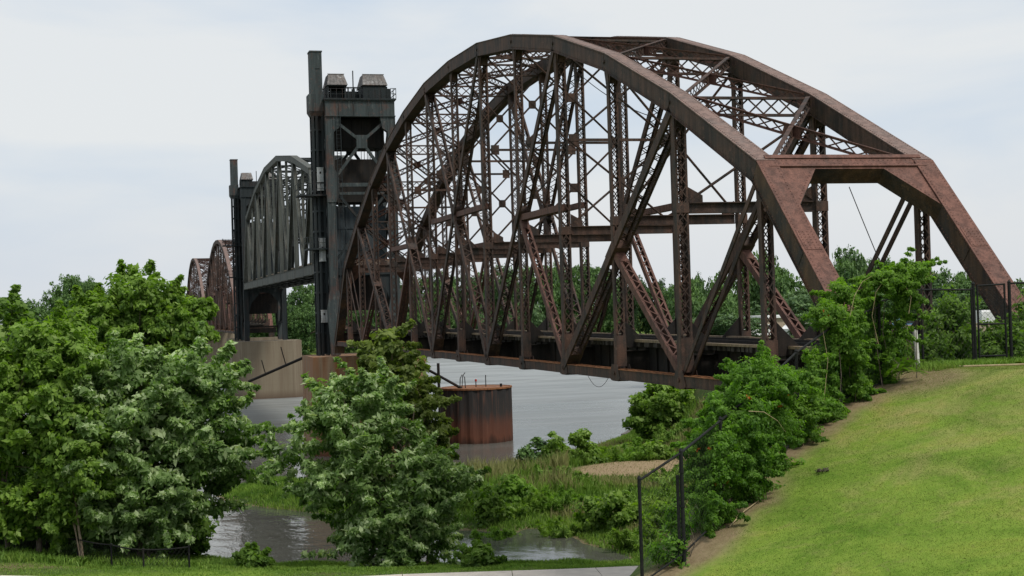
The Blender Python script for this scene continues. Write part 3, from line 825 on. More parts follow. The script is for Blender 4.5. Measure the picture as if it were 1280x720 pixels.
# ------------------------------------------------------------------ lift towers
def make_tower(y0, sg, label):
    """front face (away from the lift span) at y0; sg=+1: tower body extends towards +Y"""
    t = empty('lift_tower', (.22,y0,0), label, 'lift tower')
    def Y(a): return a*sg
    def bx(mb,x0,x1,a,b,z0,z1,m=0): mb.box(x0,x1,min(Y(a),Y(b)),max(Y(a),Y(b)),z0,z1,m)
    D = 6.2; LX = 2.9
    for x in (-LX,LX):
        for a in (0,D):
            mb = MB(); bx(mb,x-.30,x+.30,a-.36,a+.36,-1.25,21.0)
            for s2 in (-1,1): bx(mb,x+s2*.34-.035,x+s2*.34+.035,a-.42,a+.42,-1.2,20.98)
            if a == 0:
                for z in (2.2,14.7): bx(mb,x-.5,x+.5,a-.44,a-.38,z-1.0,z+1.0)
                # splayed foot plate
                mb.prism([(x-.42,Y(-.45),4.8),(x+.42,Y(-.45),4.8),(x+.75,Y(-.45),3.0),(x+.42,Y(-.45),-1.2),(x-.42,Y(-.45),-1.2),(x-.75,Y(-.45),3.0)],(0,Y(.05),0))
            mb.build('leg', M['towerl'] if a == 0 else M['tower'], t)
    # head frame
    for a in (0,D):
        mb = MB(); bx(mb,-LX-.35,LX+.35,a-.40,a+.40,21.0,22.45)
        for z in (21.0,22.45): bx(mb,-LX-.42,LX+.42,a-.5,a+.5,z-.03,z+.05)
        for x in (-2.0,-.6,.8,2.1): bx(mb,x-.04,x+.04,a-.47,a-.41,21.06,22.4)
        for s2 in (-1,1): mb.prism([(s2*(LX-.32),Y(a-.38),20.96),(s2*(LX-1.05),Y(a-.38),20.96),(s2*(LX-.85),Y(a-.38),19.9),(s2*(LX-.32),Y(a-.38),19.5)],(0,Y(.7),0))
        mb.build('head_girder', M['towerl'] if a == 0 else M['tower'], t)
    for x in (-LX,LX):
        mb = MB(); bx(mb,x-.3,x+.3,.45,D-.45,21.0,22.45)
        for (z0,z1) in ((14.6,20.6),(8.2,14.4),(1.5,8.0)):
            for p,q in (((.4,z0),(D-.4,z1)),((.4,z1),(D-.4,z0))): mb.bar((x,Y(p[0]),p[1]),(x,Y(q[0]),q[1]),.3,.3,(1,0,0))
            bx(mb,x-.14,x+.14,.4,D-.4,z0-.2,z0+.1)
        mb.build('side_bracing', M['tower'], t)
    for a,m in ((0,'towerl'),(D,'tower')):
        mb = MB(); c = (.1,Y(a),18.65)
        for s2 in (-1,1):
            mb.bar((s2*(LX-.4),Y(a),20.7),c,.30,.26,(0,0,1)); mb.bar(c,(s2*(LX-.3),Y(a),15.1),.30,.26,(0,0,1))
        bx(mb,c[0]-.5,c[0]+.5,a-.19,a+.19,c[2]-.62,c[2]+.62)
        for x in (-LX,LX): mb.prism([(x-.42,Y(a-.46),16.0),(x+.42,Y(a-.46),16.0),(x+.72,Y(a-.46),15.2),(x+.72,Y(a-.46),13.8),(x+.42,Y(a-.46),13.0),(x-.42,Y(a-.46),13.0)],(0,Y(.05),0))
        bx(mb,-LX+.3,LX-.3,a-.16,a+.16,14.45,14.8); bx(mb,-LX+.3,LX-.3,a-.14,a+.14,13.7,13.95)
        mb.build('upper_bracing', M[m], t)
        mb = MB()
        for s2 in (-1,1):
            mb.bar((s2*(LX-.3),Y(a),14.2),(0,Y(a),11.0),.28,.24,(0,0,1)); mb.bar((0,Y(a),11.0),(s2*(LX-.3),Y(a),7.6),.28,.24,(0,0,1))
        bx(mb,-.45,.45,a-.17,a+.17,10.5,11.5); bx(mb,-LX+.3,LX-.3,a-.2,a+.2,6.2,6.9)
        for s2 in (-1,1): mb.prism([(s2*(LX-.3),Y(a-.06),6.2),(s2*(LX-2.2),Y(a-.06),6.2),(s2*(LX-.8),Y(a-.06),4.6),(s2*(LX-.3),Y(a-.06),2.8)],(0,Y(.12),0))
        mb.build('lower_bracing', M['tower'], t)
    # sheave girders, added box painting the dark interior below them, machinery deck, counterweight
    mb = MB(); bx(mb,-2.5,2.5,1.4,4.8,18.25,20.95); bx(mb,-2.5,2.5,1.3,4.9,13.1,17.15)
    for i in range(6): bx(mb,-2.45+i*.95,-2.33+i*.95,1.32,1.39,18.3,20.9)
    mb.build('sheave_girder_dark_fill', M['dark'], t)
    mb = MB(); bx(mb,-2.35,2.35,1.3,4.6,6.9,12.7)
    for i in range(6): bx(mb,-2.34+i*.92,-2.22+i*.92,1.22,1.29,6.95,12.65)
    for z in (8.6,10.6): bx(mb,-2.3,2.3,1.235,1.285,z,z+.14)
    mb.build('counterweight', M['slab'], t)
    mb = MB(); bx(mb,-LX-.5,LX+.5,-.6,D+.6,22.51,22.66); mb.build('machinery_deck', M['tower'], t)
    # machinery house
    h = MB(); bx(h,-2.95,-2.80,.1,3.4,22.67,23.85); bx(h,-1.35,-1.2,.1,3.4,22.67,23.85); bx(h,-2.79,-1.36,3.2,3.4,22.67,23.8); bx(h,-2.9,-1.1,.0,3.5,23.86,23.95)
    bx(h,-2.6,-1.5,.9,2.6,22.68,23.5); bx(h,-1.19,.3,2.2,3.4,22.67,23.7)
    for x in (-1.0,-.45,.1): bx(h,x-.06,x+.06,.1,.22,22.67,23.7)
    bx(h,-1.19,.39,.06,.24,23.71,23.79)
    bx(h,.4,2.7,.05,3.5,22.67,23.85); bx(h,2.72,3.05,.4,3.2,22.67,23.7)
    for x in (.42,.98,1.55,2.1,2.66): bx(h,x-.03,x+.03,.015,.045,22.7,23.82)
    hs = h.build('machinery_house', M['tower'], t)
    for (x0,x1) in ((-2.95,-1.05),(.32,2.72)):
        m = MB(); zb,zt = 23.97,25.1; i0 = .22
        m.quad_box([(x0,Y(-.1),zb),(x1,Y(-.1),zb),(x1,Y(3.6),zb),(x0,Y(3.6),zb),(x0+i0,Y(.9),zt),(x1-i0,Y(.9),zt),(x1-i0,Y(2.6),zt),(x0+i0,Y(2.6),zt)])
        for i in range(1,6):
            f = i/6; m.bar((x0+(x1-x0)*f,Y(-.1),zb),(x0+i0+(x1-x0-2*i0)*f,Y(.9),zt),.03,.05,(0,0,1))
        m.bar((x0+i0-.06,Y(.88),zt+.02),(x1-i0+.06,Y(.88),zt+.02),.08,.06,(0,0,1))
        m.build('sheave_hood', M['hood'], t)
    m = MB(); m.cyl((-.35,Y(1.2),23.6),(-.35,Y(1.2),25.5),.055,6); m.box(-.5,-.2,Y(1.2)-.12,Y(1.2)+.12,22.67,23.75); m.build('mast', M['tower'], t)
    m = MB()
    xr = (2.9,3.4); 
    pts = [(xr[0],-.5),(xr[1],-.5),(xr[1],D+.5)]
    for z in (23.1,23.6):
        for a,b in zip(pts[:-1],pts[1:]): m.bar((a[0],Y(a[1]),z),(b[0],Y(b[1]),z),.05,.05,(0,0,1))
    for p in [(2.9,-.5),(3.15,-.5),(3.4,-.5),(3.4,1),(3.4,2.5),(3.4,4),(3.4,5.5),(3.4,6.7)]: m.box(p[0]-.025,p[0]+.025,Y(p[1])-.025,Y(p[1])+.025,22.67,23.6)
    for i in range(12): m.box(-3.3+i*.55,-3.26+i*.55,Y(-.55)-.02,Y(-.55)+.02,22.67,23.5) if i < 2 else None
    m.build('railing', M['tower'], t)
    m = MB()
    for x in (-2.2,-1.9,-1.6,1.1,1.4,1.7,2.0):
        m.tube([(x,Y(D+.1),23.9),(x,Y(D+.25),17.3)],.03,5); m.tube([(x,Y(2.0),18.2),(x,Y(2.0),12.6)],.03,5)
    m.build('hoist_ropes', M['dark'], t)
    m = MB()
    for x in (-2.3,-1.9): m.box(x-.025,x+.025,Y(-.52)-.025,Y(-.52)+.025,.5,21.0)
    for i in range(58): m.box(-2.3,-1.9,Y(-.52)-.015,Y(-.52)+.015,.7+i*.35,.73+i*.35)
    m.build('ladder', M['tower'], t)
    m = MB()
    for z in (23.05,23.55): m.bar((-3.35,Y(-.55),z),(2.9,Y(-.55),z),.035,.035,(0,0,1))
    for i in range(12): m.box(-3.35+i*.56,-3.31+i*.56,Y(-.55)-.02,Y(-.55)+.02,22.67,23.56)
    m.build('front_railing', M['tower'], t)
    # shaft box on the upstream side with its guide posts and service panels
    xa,xb = -4.42,-3.28; a0,a1 = .8,2.2
    m = MB(); bx(m,xa+.02,xb-.02,a0,a1,23.1,27.2); bx(m,xa-.03,xb+.03,a0-.05,a1+.05,27.15,27.28); bx(m,xa-.22,xb+.02,a0-.2,a1+.2,21.6,23.2)
    ya,yb,yc,yd = Y(a0-.2),Y(a1+.2),Y(a0),Y(a1)
    m.quad_box([(xa,yc,21.15),(xb,yc,21.15),(xb,yd,21.15),(xa,yd,21.15),(xa-.22,ya,21.59),(xb+.02,ya,21.59),(xb+.02,yb,21.59),(xa-.22,yb,21.59)])
    bx(m,xa+.02,xa+.25,a0-.02,a0-.005,21.7,27.0); bx(m,xa+.5,xa+.9,a0-.05,a0-.01,25.6,25.7)
    m.build('shaft_box', M['towerl'], t)
    m = MB()
    for x in (xa+.12,xa+.5,xb-.12):
        for a in (a0+.1,a1-.1): bx(m,x-.11,x+.11,a-.11,a+.11,-1.2,21.2)
    bx(m,xa+.55,xb-.1,a0+.35,a1-.35,-1.0,21.2)
    for i in range(11): bx(m,xa,xb,a0+.02,a1-.02,.8+i*1.9,.95+i*1.9)
    m.build('guide_posts', M['tower'], t)
    for (z0,z1) in ((15.0,16.3),(14.2,14.8),(7.6,9.7),(1.9,3.0)):
        m = MB(); bx(m,xb-.78,xb-.18,a0-.12,a0-.06,z0,z1)
        for z in (z0,z1): bx(m,xb-.80,xb-.16,a0-.14,a0-.05,z-.04,z+.04)
        if z1-z0 > 1: bx(m,xb-.55,xb-.40,a0-.145,a0-.13,(z0+z1)/2+.1,(z0+z1)/2+.3,1)
        m.build('service_panel', [M['panel'],M['dark']], t)
    for z,xl in ((13.9,-5.9),(8.9,-5.2)):
        m = MB(); bx(m,xl,xb+.5,a0-.6,a1+.3,z-.25,z-.1)
        for zz in (z+.4,z+.9):
            m.bar((xl,Y(a0-.6),zz),(xb,Y(a0-.6),zz),.045,.045,(0,0,1)); m.bar((xl,Y(a0-.6),zz),(xl,Y(a1+.3),zz),.045,.045,(0,0,1))
        n = 5
        for i in range(n+1):
            x = xl+(xb-xl)*i/n; m.box(x-.025,x+.025,Y(a0-.6)-.025,Y(a0-.6)+.025,z-.1,z+.9)
        m.box(xl-.025,xl+.025,Y(a1+.3)-.025,Y(a1+.3)+.025,z-.1,z+.9)
        m.build('platform', M['tower'], t)
    # base beams on the pier
    m = MB(); bx(m,-LX-.6,LX+.6,-.6,.7,-1.27,-.75) if False else None
    bx(m,-LX+.42,LX-.42,-.3,.3,2.9,6.18) if sg < 0 else bx(m,-LX+.42,LX-.42,D-.3,D+.3,2.9,6.18)
    if sg < 0: bx(m,-LX+.42,LX-.42,-.25,.25,.7,1.0); bx(m,-2.2,2.2,-.2,.3,-.1,.65)
    m.build('base_panel', M['dark'], t)
    return t
make_tower(101.9, 1, 'nearer dark steel lift tower with tall box and two hoods at its top')
make_tower(202.6, -1, 'farther dark lift tower standing between the raised span and the arches')

# ------------------------------------------------------------------ piers, mooring cell, abutment
def oblong(name, x0,x1,y0,y1,zt,mat,label,zb=-13.5,cham=1.0,cap=.0,batter=.0):
    mb = MB(); c = cham
    def ring(o,z): return [(x0-o+c,y0-o,z),(x1+o-c,y0-o,z),(x1+o,y0-o+c,z),(x1+o,y1+o-c,z),(x1+o-c,y1+o,z),(x0-o+c,y1+o,z),(x0-o,y1+o-c,z),(x0-o,y0-o+c,z)]
    lv = [(batter,zb),(0,zt-.55),(.12,zt-.54),(.12,zt-.05),(.07,zt)] if cap else [(batter,zb),(0,zt)]
    b0 = len(mb.v)
    for o,z in lv: mb.v += ring(o,z)
    for i in range(len(lv)-1):
        for k in range(8):
            k2 = (k+1)%8; mb.f.append((b0+i*8+k,b0+i*8+k2,b0+(i+1)*8+k2,b0+(i+1)*8+k)); mb.m.append(0)
    n = len(lv)-1; mb.f.append(tuple(b0+n*8+k for k in range(8))); mb.m.append(0)
    return tag(mb.build(name, mat), label, 'pier')
oblong('bridge_pier',-5.1,5.3,98.2,108.8,-1.25,M['pierr'],'rust streaked concrete pier under the nearer lift tower',cham=1.3,batter=.15)
oblong('bridge_pier',-5.0,5.7,195.6,204.0,-1.35,M['pier'],'broad tan concrete pier under the farther lift tower',cham=1.4,batter=.15)
oblong('bridge_pier',-4.6,4.6,211.2,214.6,-1.0,M['pier'],'narrow concrete pier beyond the farther lift tower carrying the first arch',cham=1.2,batter=.2)
oblong('bridge_pier',-4.2,4.2,299.4,303.6,-1.0,M['pier'],'narrow concrete pier between the two farthest arches',cham=1.2,batter=.2)
oblong('bridge_pier',-4.2,4.2,387.6,392,-1.0,M['pier'],'narrow concrete pier on the far shore under the last arch',cham=1.2,batter=.2)
mb = MB(); mb.box(-4.4,4.4,-2.6,1.6,-11,-.97); mb.box(-4.4,4.4,-3.0,-1.2,-.965,.35)
mb.box(-6.2,-4.42,-3.4,-.9,-11,-.05); mb.box(4.42,6.2,-3.4,-.9,-11,.1)
tag(mb.build('abutment', M['conc']), 'weathered concrete abutment under the near end of the bridge', 'abutment')

cell = empty('mooring_cell', (11.55,105.8,WZ), 'round rusty sheet pile cell standing alone in the river', 'mooring cell')
mb = MB(); n = 72; r0 = 3.38; zt = 5.2; zb = -3
for z in (zb,zt):
    for k in range(n):
        r = r0 + (.10 if k%4 in (1,2) else 0); a = 2*math.pi*k/n; mb.v.append((r*math.cos(a),r*math.sin(a),z))
for k in range(n): mb.f.append((k,(k+1)%n,n+(k+1)%n,n+k)); mb.m.append(0)
mb.build('sheet_pile_wall', M['cell'], cell)
mb = MB()
for k in range(48):
    a,b = 2*math.pi*k/48,2*math.pi*(k+1)/48
    mb.quad_box([(rr*math.cos(t),rr*math.sin(t),z) for z in (zt-.06,zt+.10) for (rr,t) in ((3.36,a),(3.53,a),(3.53,b),(3.36,b))])
mb.tube([(0,0,zt-.1),(0,0,zt+.05)],3.35,48); mb.build('rim', M['edge'], cell)
mb = MB()
mb.tube([(-1.75,-.6,zt),(-1.70,-.6,zt+1.0),(-1.5,-.6,zt+1.35),(-1.25,-.6,zt+1.1),(-1.2,-.6,zt)],.045,6); mb.tube([(-1.55,-.6,zt),(-1.45,-.6,zt+1.2),(-1.2,-.6,zt+1.55)],.04,6)
mb.build('ladder_hoop', M['dark'], cell)
mb = MB(); mb.cyl((.1,.4,zt),(.1,.4,zt+.6),.05,6); mb.cyl((.1,.4,zt+.6),(.1,.4,zt+.8),.11,8,1); mb.build('marker_light', [M['dark'],M['redpaint']], cell)
mb = MB(); mb.cyl((1.05,.2,zt),(1.05,.2,zt+1.2),.045,6); mb.build('post', M['dark'], cell)
mb = MB(); mb.cyl((2.3,-.9,zt),(2.3,-.9,zt+.35),.12,8); mb.build('bollard', M['dark'], cell)
# timber mooring pole next to the cell
mb = MB(); mb.cyl((7.55,104.2,-13),(7.5,104.2,-2.4),.14,8); tag(mb.build('mooring_pole', M['dark']),'thin dark pole rising from the water left of the round cell','pole')
# collapsed walkway pipes
def pipe(p,q,r,label,posts=()):
    t = empty('fallen_walkway', Vector(p), label, 'walkway beam'); p,q = Vector(p),Vector(q); m = MB(); o = p
    m.tube([p-o,q-o],r,8); m.tube([p-o+V(0,.5,.02),q-o+V(0,.5,.02)],r*.7,6); m.build('beam', M['dark'], t)
    for f,dx,h in posts:
        b = p.lerp(q,f)-o; m = MB(); m.tube([b,b+V(dx,0,h)],.05,6); m.build('stanchion', M['dark'], t)
    return t
pipe(at(311,477,146),at(382,446,143),.13,'sloping rusted walkway beam left of the nearer pier, low end towards the water',((.3,-.35,1.4),(.66,-.45,1.8)))
pipe((4.9,104.8,-2.0),(9.9,105.0,-4.95),.13,'sloping walkway beam from the nearer pier down onto the round cell',((.25,.6,1.4),))

# ------------------------------------------------------------------ vegetation
def on_ground(px,dep,py=500):
    """ground point straight below a sight line"""
    p = at(px,py,dep); return V(p.x,p.y,gz(p.x,p.y))

def hit_ground(px,py,d0=15,d1=60,st=.02):
    for dep in np.arange(d0,d1,st):
        q = at(px,py,dep)
        if q.z < gz(q.x,q.y): return V(q.x,q.y,gz(q.x,q.y))
    return at(px,py,d1)
def leaf_arrays(C, cr, per, size, flat=.7, up=.45, out=None, flip=.0, tone=None, rs=None, asp=.72, dens=None):
    """C (n,3) clump centres; per leaves each -> verts, faces, tone"""
    n = len(C); N = n*per
    cr = np.broadcast_to(np.asarray(cr,float),(n,))
    off = rs.normal(size=(N,3)); off /= np.linalg.norm(off,axis=1,keepdims=True)+1e-9
    off *= (rs.random((N,1))**.45); off[:,2] *= flat
    P = np.repeat(C,per,0) + off*np.repeat(cr,per)[:,None]
    nr = rs.normal(size=(N,3))*.55 + off*.5
    nr[:,2] += up
    if out is not None: nr += np.repeat(out,per,0)*.5
    nr /= np.linalg.norm(nr,axis=1,keepdims=True)+1e-9
    fl = rs.random(N) < np.repeat(rs.random(n)**2.5*2.8*flip,per)*(.25+.75*(off[:,2]>.05)); nr[fl] *= -1  # pale undersides turned up mostly on clump tops, as painted highlights
    a = rs.normal(size=(N,3))*.7 + off*.7; a[:,2] -= .55; a -= nr*(a*nr).sum(1,keepdims=True); a /= np.linalg.norm(a,axis=1,keepdims=True)+1e-9
    b = np.cross(nr,a)
    s = size*np.clip(np.exp(rs.normal(size=(N,1))*.33),.4,1.9)
    v = np.stack([P-a*s*.5, P+b*s*asp*.5-a*s*.05, P+a*s*.55, P-b*s*asp*.5-a*s*.05],1).reshape(-1,3)
    f = np.arange(N*4,dtype=np.int32).reshape(N,4)
    base = tone if tone is not None else np.full(n,.5)
    t = np.repeat(base,per) + rs.normal(size=N)*.15 + off[:,2]*.34  # higher leaves toned lighter: painted lit tops and shaded undersides of clumps
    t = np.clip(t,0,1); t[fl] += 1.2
    return v,f,np.repeat(t,4)

def crown_points(ells, n, rs, inner=.5, ragged=.14):
    """clump centres spread through a union of ellipsoids, mostly near the skin"""
    vol = np.array([e[3]*e[4]*e[5] for e in ells])**.75; pr = vol/vol.sum()
    pts,outs,rel = [],[],[]
    while len(pts) < n:
        e = ells[rs.choice(len(ells),p=pr)]
        d = rs.normal(size=3); d /= np.linalg.norm(d)
        r = inner + (1-inner)*rs.random()**.55 + rs.normal()*ragged*.4
        if rs.random() < .1: r += rs.random()*ragged*1.2
        p = np.array(e[:3]) + d*r*np.array(e[3:6])
        deep = False
        for q in ells:
            if q is e: continue
            if (((p-np.array(q[:3]))/np.array(q[3:6]))**2).sum() < .30: deep = True
        if deep: continue
        pts.append(p); outs.append(d); rel.append(d[2])
    return np.array(pts),np.array(outs),np.array(rel)

def make_tree(name, base, ells, nclump, per, cr, leaf, mat, trunks, bark, label, cat='tree', group=None, seed=1, flip=0, inner=.5, ragged=.16, limbs=22, up=.45, flat=.7, low=None, top_name='crown', sprays=0, spray_len=1.0, asp=.72, droop=0):
    rs = np.random.default_rng(seed)
    t = empty(name, base, label, cat, group)
    C,O,rel = crown_points(ells,nclump,rs,inner,ragged)
    if low is not None:
        k = C[:,2] > low; C,O,rel = C[k],O[k],rel[k]
    rad = cr*(.6+.8*rs.random(len(C)))
    if sprays:   # leafy shoots that break the outline
        C2,O2,r2 = crown_points(ells,sprays,rs,.93,.05)
        if low is not None: k = C2[:,2] > low+.3; C2,O2,r2 = C2[k],O2[k],r2[k]
        ax = O2*.8+rs.normal(size=O2.shape)*.35; ax[:,2] = ax[:,2]*.7+.25-droop
        ax /= np.linalg.norm(ax,axis=1,keepdims=True); ln = spray_len*(.5+.8*rs.random(len(C2)))
        for fr,rm in ((.15,.80),(.45,.62),(.75,.46),(1.0,.32)):
            C = np.concatenate([C, C2+ax*(ln*fr)[:,None]]); O = np.concatenate([O,O2]); rel = np.concatenate([rel,r2*.6+.3]); rad = np.concatenate([rad, cr*rm*(.8+.4*rs.random(len(C2)))])
    tone = .47 + .17*rs.normal(size=len(C)) + .20*rel  # clumps facing up toned lighter, light from above painted into the crown
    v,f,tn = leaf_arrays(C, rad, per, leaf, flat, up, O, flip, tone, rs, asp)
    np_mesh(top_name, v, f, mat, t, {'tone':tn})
    if trunks:
        mb = MB(); rr = random.Random(seed)
        for (x,y,lx,ly,hz,r) in trunks:
            pts = [V(x,y,-.4)]
            for i in range(1,7):
                fr = i/6; pts.append(V(x+lx*fr**1.3+rr.uniform(-.05,.05)*hz*.12, y+ly*fr**1.3+rr.uniform(-.05,.05)*hz*.12, hz*fr))
            mb.tube(pts, r, 8, r1=r*.25)
            for j in range(max(1,limbs//len(trunks))):
                c = C[rr.randrange(len(C))]; fr = rr.uniform(.3,.9); i = min(5,int(fr*6)); s = pts[i].lerp(pts[i+1],fr*6-i)
                q = V(*c); m = s.lerp(q,.5)+V(0,0,.12*(q-s).length)
                mb.tube([s, s.lerp(m,.6)+V(rr.uniform(-.1,.1),rr.uniform(-.1,.1),0), m, q], r*.30, 5, r1=.015)
        mb.build('trunk', bark, t)
    return t

# the big trees on the near bank --------------------------------------
b = on_ground(170,73)
make_tree('silver_maple_tree', b, [(-.6,0,7.4,3.0,2.8,2.6),(2.7,-.2,8.6,1.9,1.9,1.7),(3.3,-.4,6.3,2.1,2.1,1.7),(-2.3,-.8,6.4,2.0,2.2,2.4),(-.3,-.2,9.2,1.9,1.8,1.4),(3.5,.2,4.3,1.8,1.7,1.2),(.8,-.8,4.6,2.4,2.0,1.9),(-2.0,-1.0,4.0,1.9,1.7,1.5),(4.5,.2,2.4,1.0,.9,.45),(1.6,-.5,2.6,1.8,1.5,1.0),(-1.8,-.9,2.1,1.6,1.3,1.2),(.1,-.9,2.0,1.8,1.3,1.1)],
   780, 62, .52, .27, L['silver'], [(0,0,.3,.2,9.5,.17),(-.55,.3,-1.4,.2,8.5,.13),(.8,.1,2.3,-.2,8.5,.12),(.35,-.3,1.0,-.4,7,.09)], M['bark'],
   'broad tree with silvery leaf undersides on the left bank, largest of the foreground trees', group=None, seed=11, flip=.42, low=.55, sprays=260, spray_len=1.25, inner=.3, asp=.5)
b = on_ground(44,71)
make_tree('green_tree', b, [(-.4,0,7.2,2.7,2.6,3.4),(1.2,.3,9.0,1.9,2.0,2.0),(-2.6,.2,7.0,2.4,2.4,3.2),(1.9,-.3,5.6,2.3,2.0,2.2),(.2,0,10.3,1.4,1.4,1.1),(2.4,-.6,3.9,1.5,1.4,1.2),(-1.4,-.5,2.3,1.8,1.4,1.3),(1.3,-.5,1.9,1.5,1.3,.9)],
   680, 60, .52, .27, L['green'], [(0,0,.2,.2,9.5,.15),(-1.4,.4,-.6,.1,8.5,.12)], M['bark'],
   'bright green leafy tree at the left edge behind the low black fence', seed=12, flip=.12, low=.7, sprays=170, spray_len=1.05, inner=.3, asp=.55)
b = on_ground(172,88)
make_tree('maple_tree', b, [(.2,0,14.0,2.1,2.0,1.9),(-2.1,0,12.7,1.9,1.9,1.6),(2.4,0,12.6,1.9,1.9,1.6),(.3,0,9.6,3.2,2.8,2.6)],
   440, 62, .52, .28, L['green'], [(0,0,.2,.2,12.6,.2)], M['bark'],
   'yellow green rounded treetop rising behind the silvery tree on the left', seed=13, flip=.12, sprays=120, spray_len=.85, inner=.3, asp=.55)
b = on_ground(-8,84)
make_tree('green_tree', b, [(0,0,10.6,2.2,2.2,2.8),(-1.5,0,6.2,3,3,3.6)], 190, 70, .58, .27, L['mid'], [(0,0,.2,.1,10,.16)], M['bark'],
   'green tree cut off by the left edge of the picture', seed=14, flip=.12, sprays=50)
# shaded understorey behind the fence on the left
for i,(px,dp,h,w,sd) in enumerate([(18,76,4.6,2.4,31),(66,79,5.0,2.4,32),(118,79,4.8,2.3,33),(166,80,4.6,2.2,34),(206,79,3.4,1.7,36),(-20,77,4.2,2.3,37)]):
    b = on_ground(px,dp)
    make_tree('understorey_bush', b, [(0,0,h*.5,w,1.6,h*.52),(.5*w,0,h*.3,w*.7,1.3,h*.3)], 120, 70, .52, .26, L['mid'], None, None, 'shaded leafy bush in the gloom beneath the left bank trees','bush',group='bushes under the left bank trees', seed=sd, flip=.1, top_name='foliage', sprays=14)
b = on_ground(98,70)
t = make_tree('young_tree', b, [(.1,0,4.2,1.3,1.2,1.1),(-.7,0,3.5,.9,.8,.7)], 70, 60, .42, .22, L['green'], [(0,0,-.35,0,3.6,.09),(-.05,0,-.55,.2,2.9,.05)], M['barkp'], 'slim young tree with a pale forked trunk behind the low left fence', seed=35, flip=.2, limbs=6, sprays=14, spray_len=.6)
# middle pair
b = on_ground(476,69)
make_tree('silver_maple_tree', b, [(-.3,0,7.7,1.0,1.1,1.3),(-2.4,0,7.6,1.35,1.2,1.2),(-.4,.2,7.0,1.6,1.3,1.2),(-1.1,-.2,6.3,1.9,1.8,1.3),(-3.9,.1,5.4,1.3,1.2,.6),(.3,-.4,5.1,1.5,1.5,1.1),(2.7,0,4.9,.9,1.1,.8),(-1.9,-.3,4.2,1.8,1.7,1.2),(1.5,-.3,3.5,1.9,1.7,1.2),(-.2,-.3,2.2,2.1,1.8,1.3),(3.1,-.2,3.7,1.0,1.1,.6),(-1.5,-.2,1.5,1.2,1.2,.9),(1.9,-.2,1.4,1.5,1.1,1.0),(.2,-.5,1.0,1.8,1.2,.8)],
   420, 52, .45, .25, L['silver'], [(0,0,-.2,.1,8,.13),(.5,.2,1.2,.1,7.5,.10),(-.5,-.1,-1.6,.1,6.8,.09),(1.0,-.6,1.3,-.5,5,.06)], M['bark'],
   'silvery bushy tree at the water edge in the middle, in front of the bridge', seed=15, flip=.46, low=.1, inner=.25, sprays=240, spray_len=1.15, asp=.45)
b = on_ground(497,71.5)
make_tree('sycamore_tree', b, [(-.35,0,10.5,.95,.9,1.2),(-.1,0,9.2,1.6,1.3,1.1),(.9,0,7.9,1.4,1.2,.7),(1.3,0,6.6,1.2,1.0,.5),(1.5,0,5.6,1.0,.9,.5)],
   150, 55, .36, .24, L['olive'], [(0,0,-.2,0,11.3,.10),(1.2,0,.7,0,7.7,.07)], M['barkp'],
   'slender olive green tree whose tip stands out above the silvery middle tree', seed=16, flip=.2, inner=.25, limbs=26, sprays=40, spray_len=.8)
for (px,dp,r,h,sd,lab) in [(592,66,.55,.9,41,'leafy waterside shrub at the right foot of the silvery middle tree'),(308,66.5,.38,.7,42,'small tufted shrub at the water edge left of the middle tree')]:
    b = on_ground(px,dp); make_tree('shrub', b, [(0,0,h*.5,r,r*.8,h*.5)], 34, 50, .34, .2, L['mid'], None, None, lab, 'shrub', seed=sd, flip=.15, top_name='foliage', sprays=14, spray_len=.5)

# marsh bushes
for (px,py,dp,w,h,mt,sd,lab) in [
  (675,577,112,3.0,2.1,'far',51,'dark blue green bush at the river edge right of the rusty cell'),
  (694,560,111,1.6,2.3,'green',52,'taller leafy bush standing in the clump at the river edge'),
  (737,563,112,1.5,1.5,'green',53,'low bush beside the small round topped sapling'),
  (776,652,82,1.7,2.4,'green',54,'bright green bush in front of the bare tan patch'),
  (742,640,84,1.6,1.8,'green',55,'lower green bush left of the bright bush in the marsh'),
  (640,610,92,2.3,1.5,'vinel',56,'yellow green bush among tall reeds in the marsh'),
  (612,628,88,1.6,1.9,'green',57,'green bush beside the reeds near the middle tree'),
  (830,628,80,1.8,1.6,'green',58,'green bush behind the first chain link panel'),
  (775,552,118,2.6,1.0,'green',59,'flat low mound of green at the river edge below the bridge'),
  (870,560,100,2.6,1.8,'olive',60,'pale scrub bush on the bank left of the vines'),
  (815,558,112,2.2,1.2,'green',61,'low scrub on the bank under the leafy tree below the bridge')]:
    p = at(px,py,dp); b = V(p.x,p.y,gz(p.x,p.y))
    make_tree('marsh_bush', b, [(0,0,h*.45,w*.5,w*.5,h*.55),(w*.2,0,h*.3,w*.5,w*.45,h*.4)], 60, 60, .42, .24, L[mt], None, None, lab, 'bush', seed=sd, flip=.12, top_name='foliage', ragged=.25)
p = at(726,575,112); b = V(p.x,p.y,gz(p.x,p.y))
make_tree('sapling', b, [(0,0,2.0,.75,.7,.55)], 26, 50, .36, .24, L['green'], [(0,0,.1,0,2.0,.05)], M['barkp'], 'small round topped sapling on a thin stem at the river edge', seed=62, flip=.1, limbs=6)
b = hit_ground(832,549,70,160,.1)
make_tree('willow_tree', b, [(-.3,0,2.8,2.4,2.2,1.9),(2.2,0,2.4,2.2,2,1.6),(-1.9,0,1.9,1.6,1.5,1.3),(.5,0,1.0,2.6,2,1.0)], 260, 62, .5, .30, L['green'], [(0,0,.2,0,3,.12)], M['bark'], 'rounded leafy tree on the river bank directly under the near bridge end', seed=63, flip=.2)

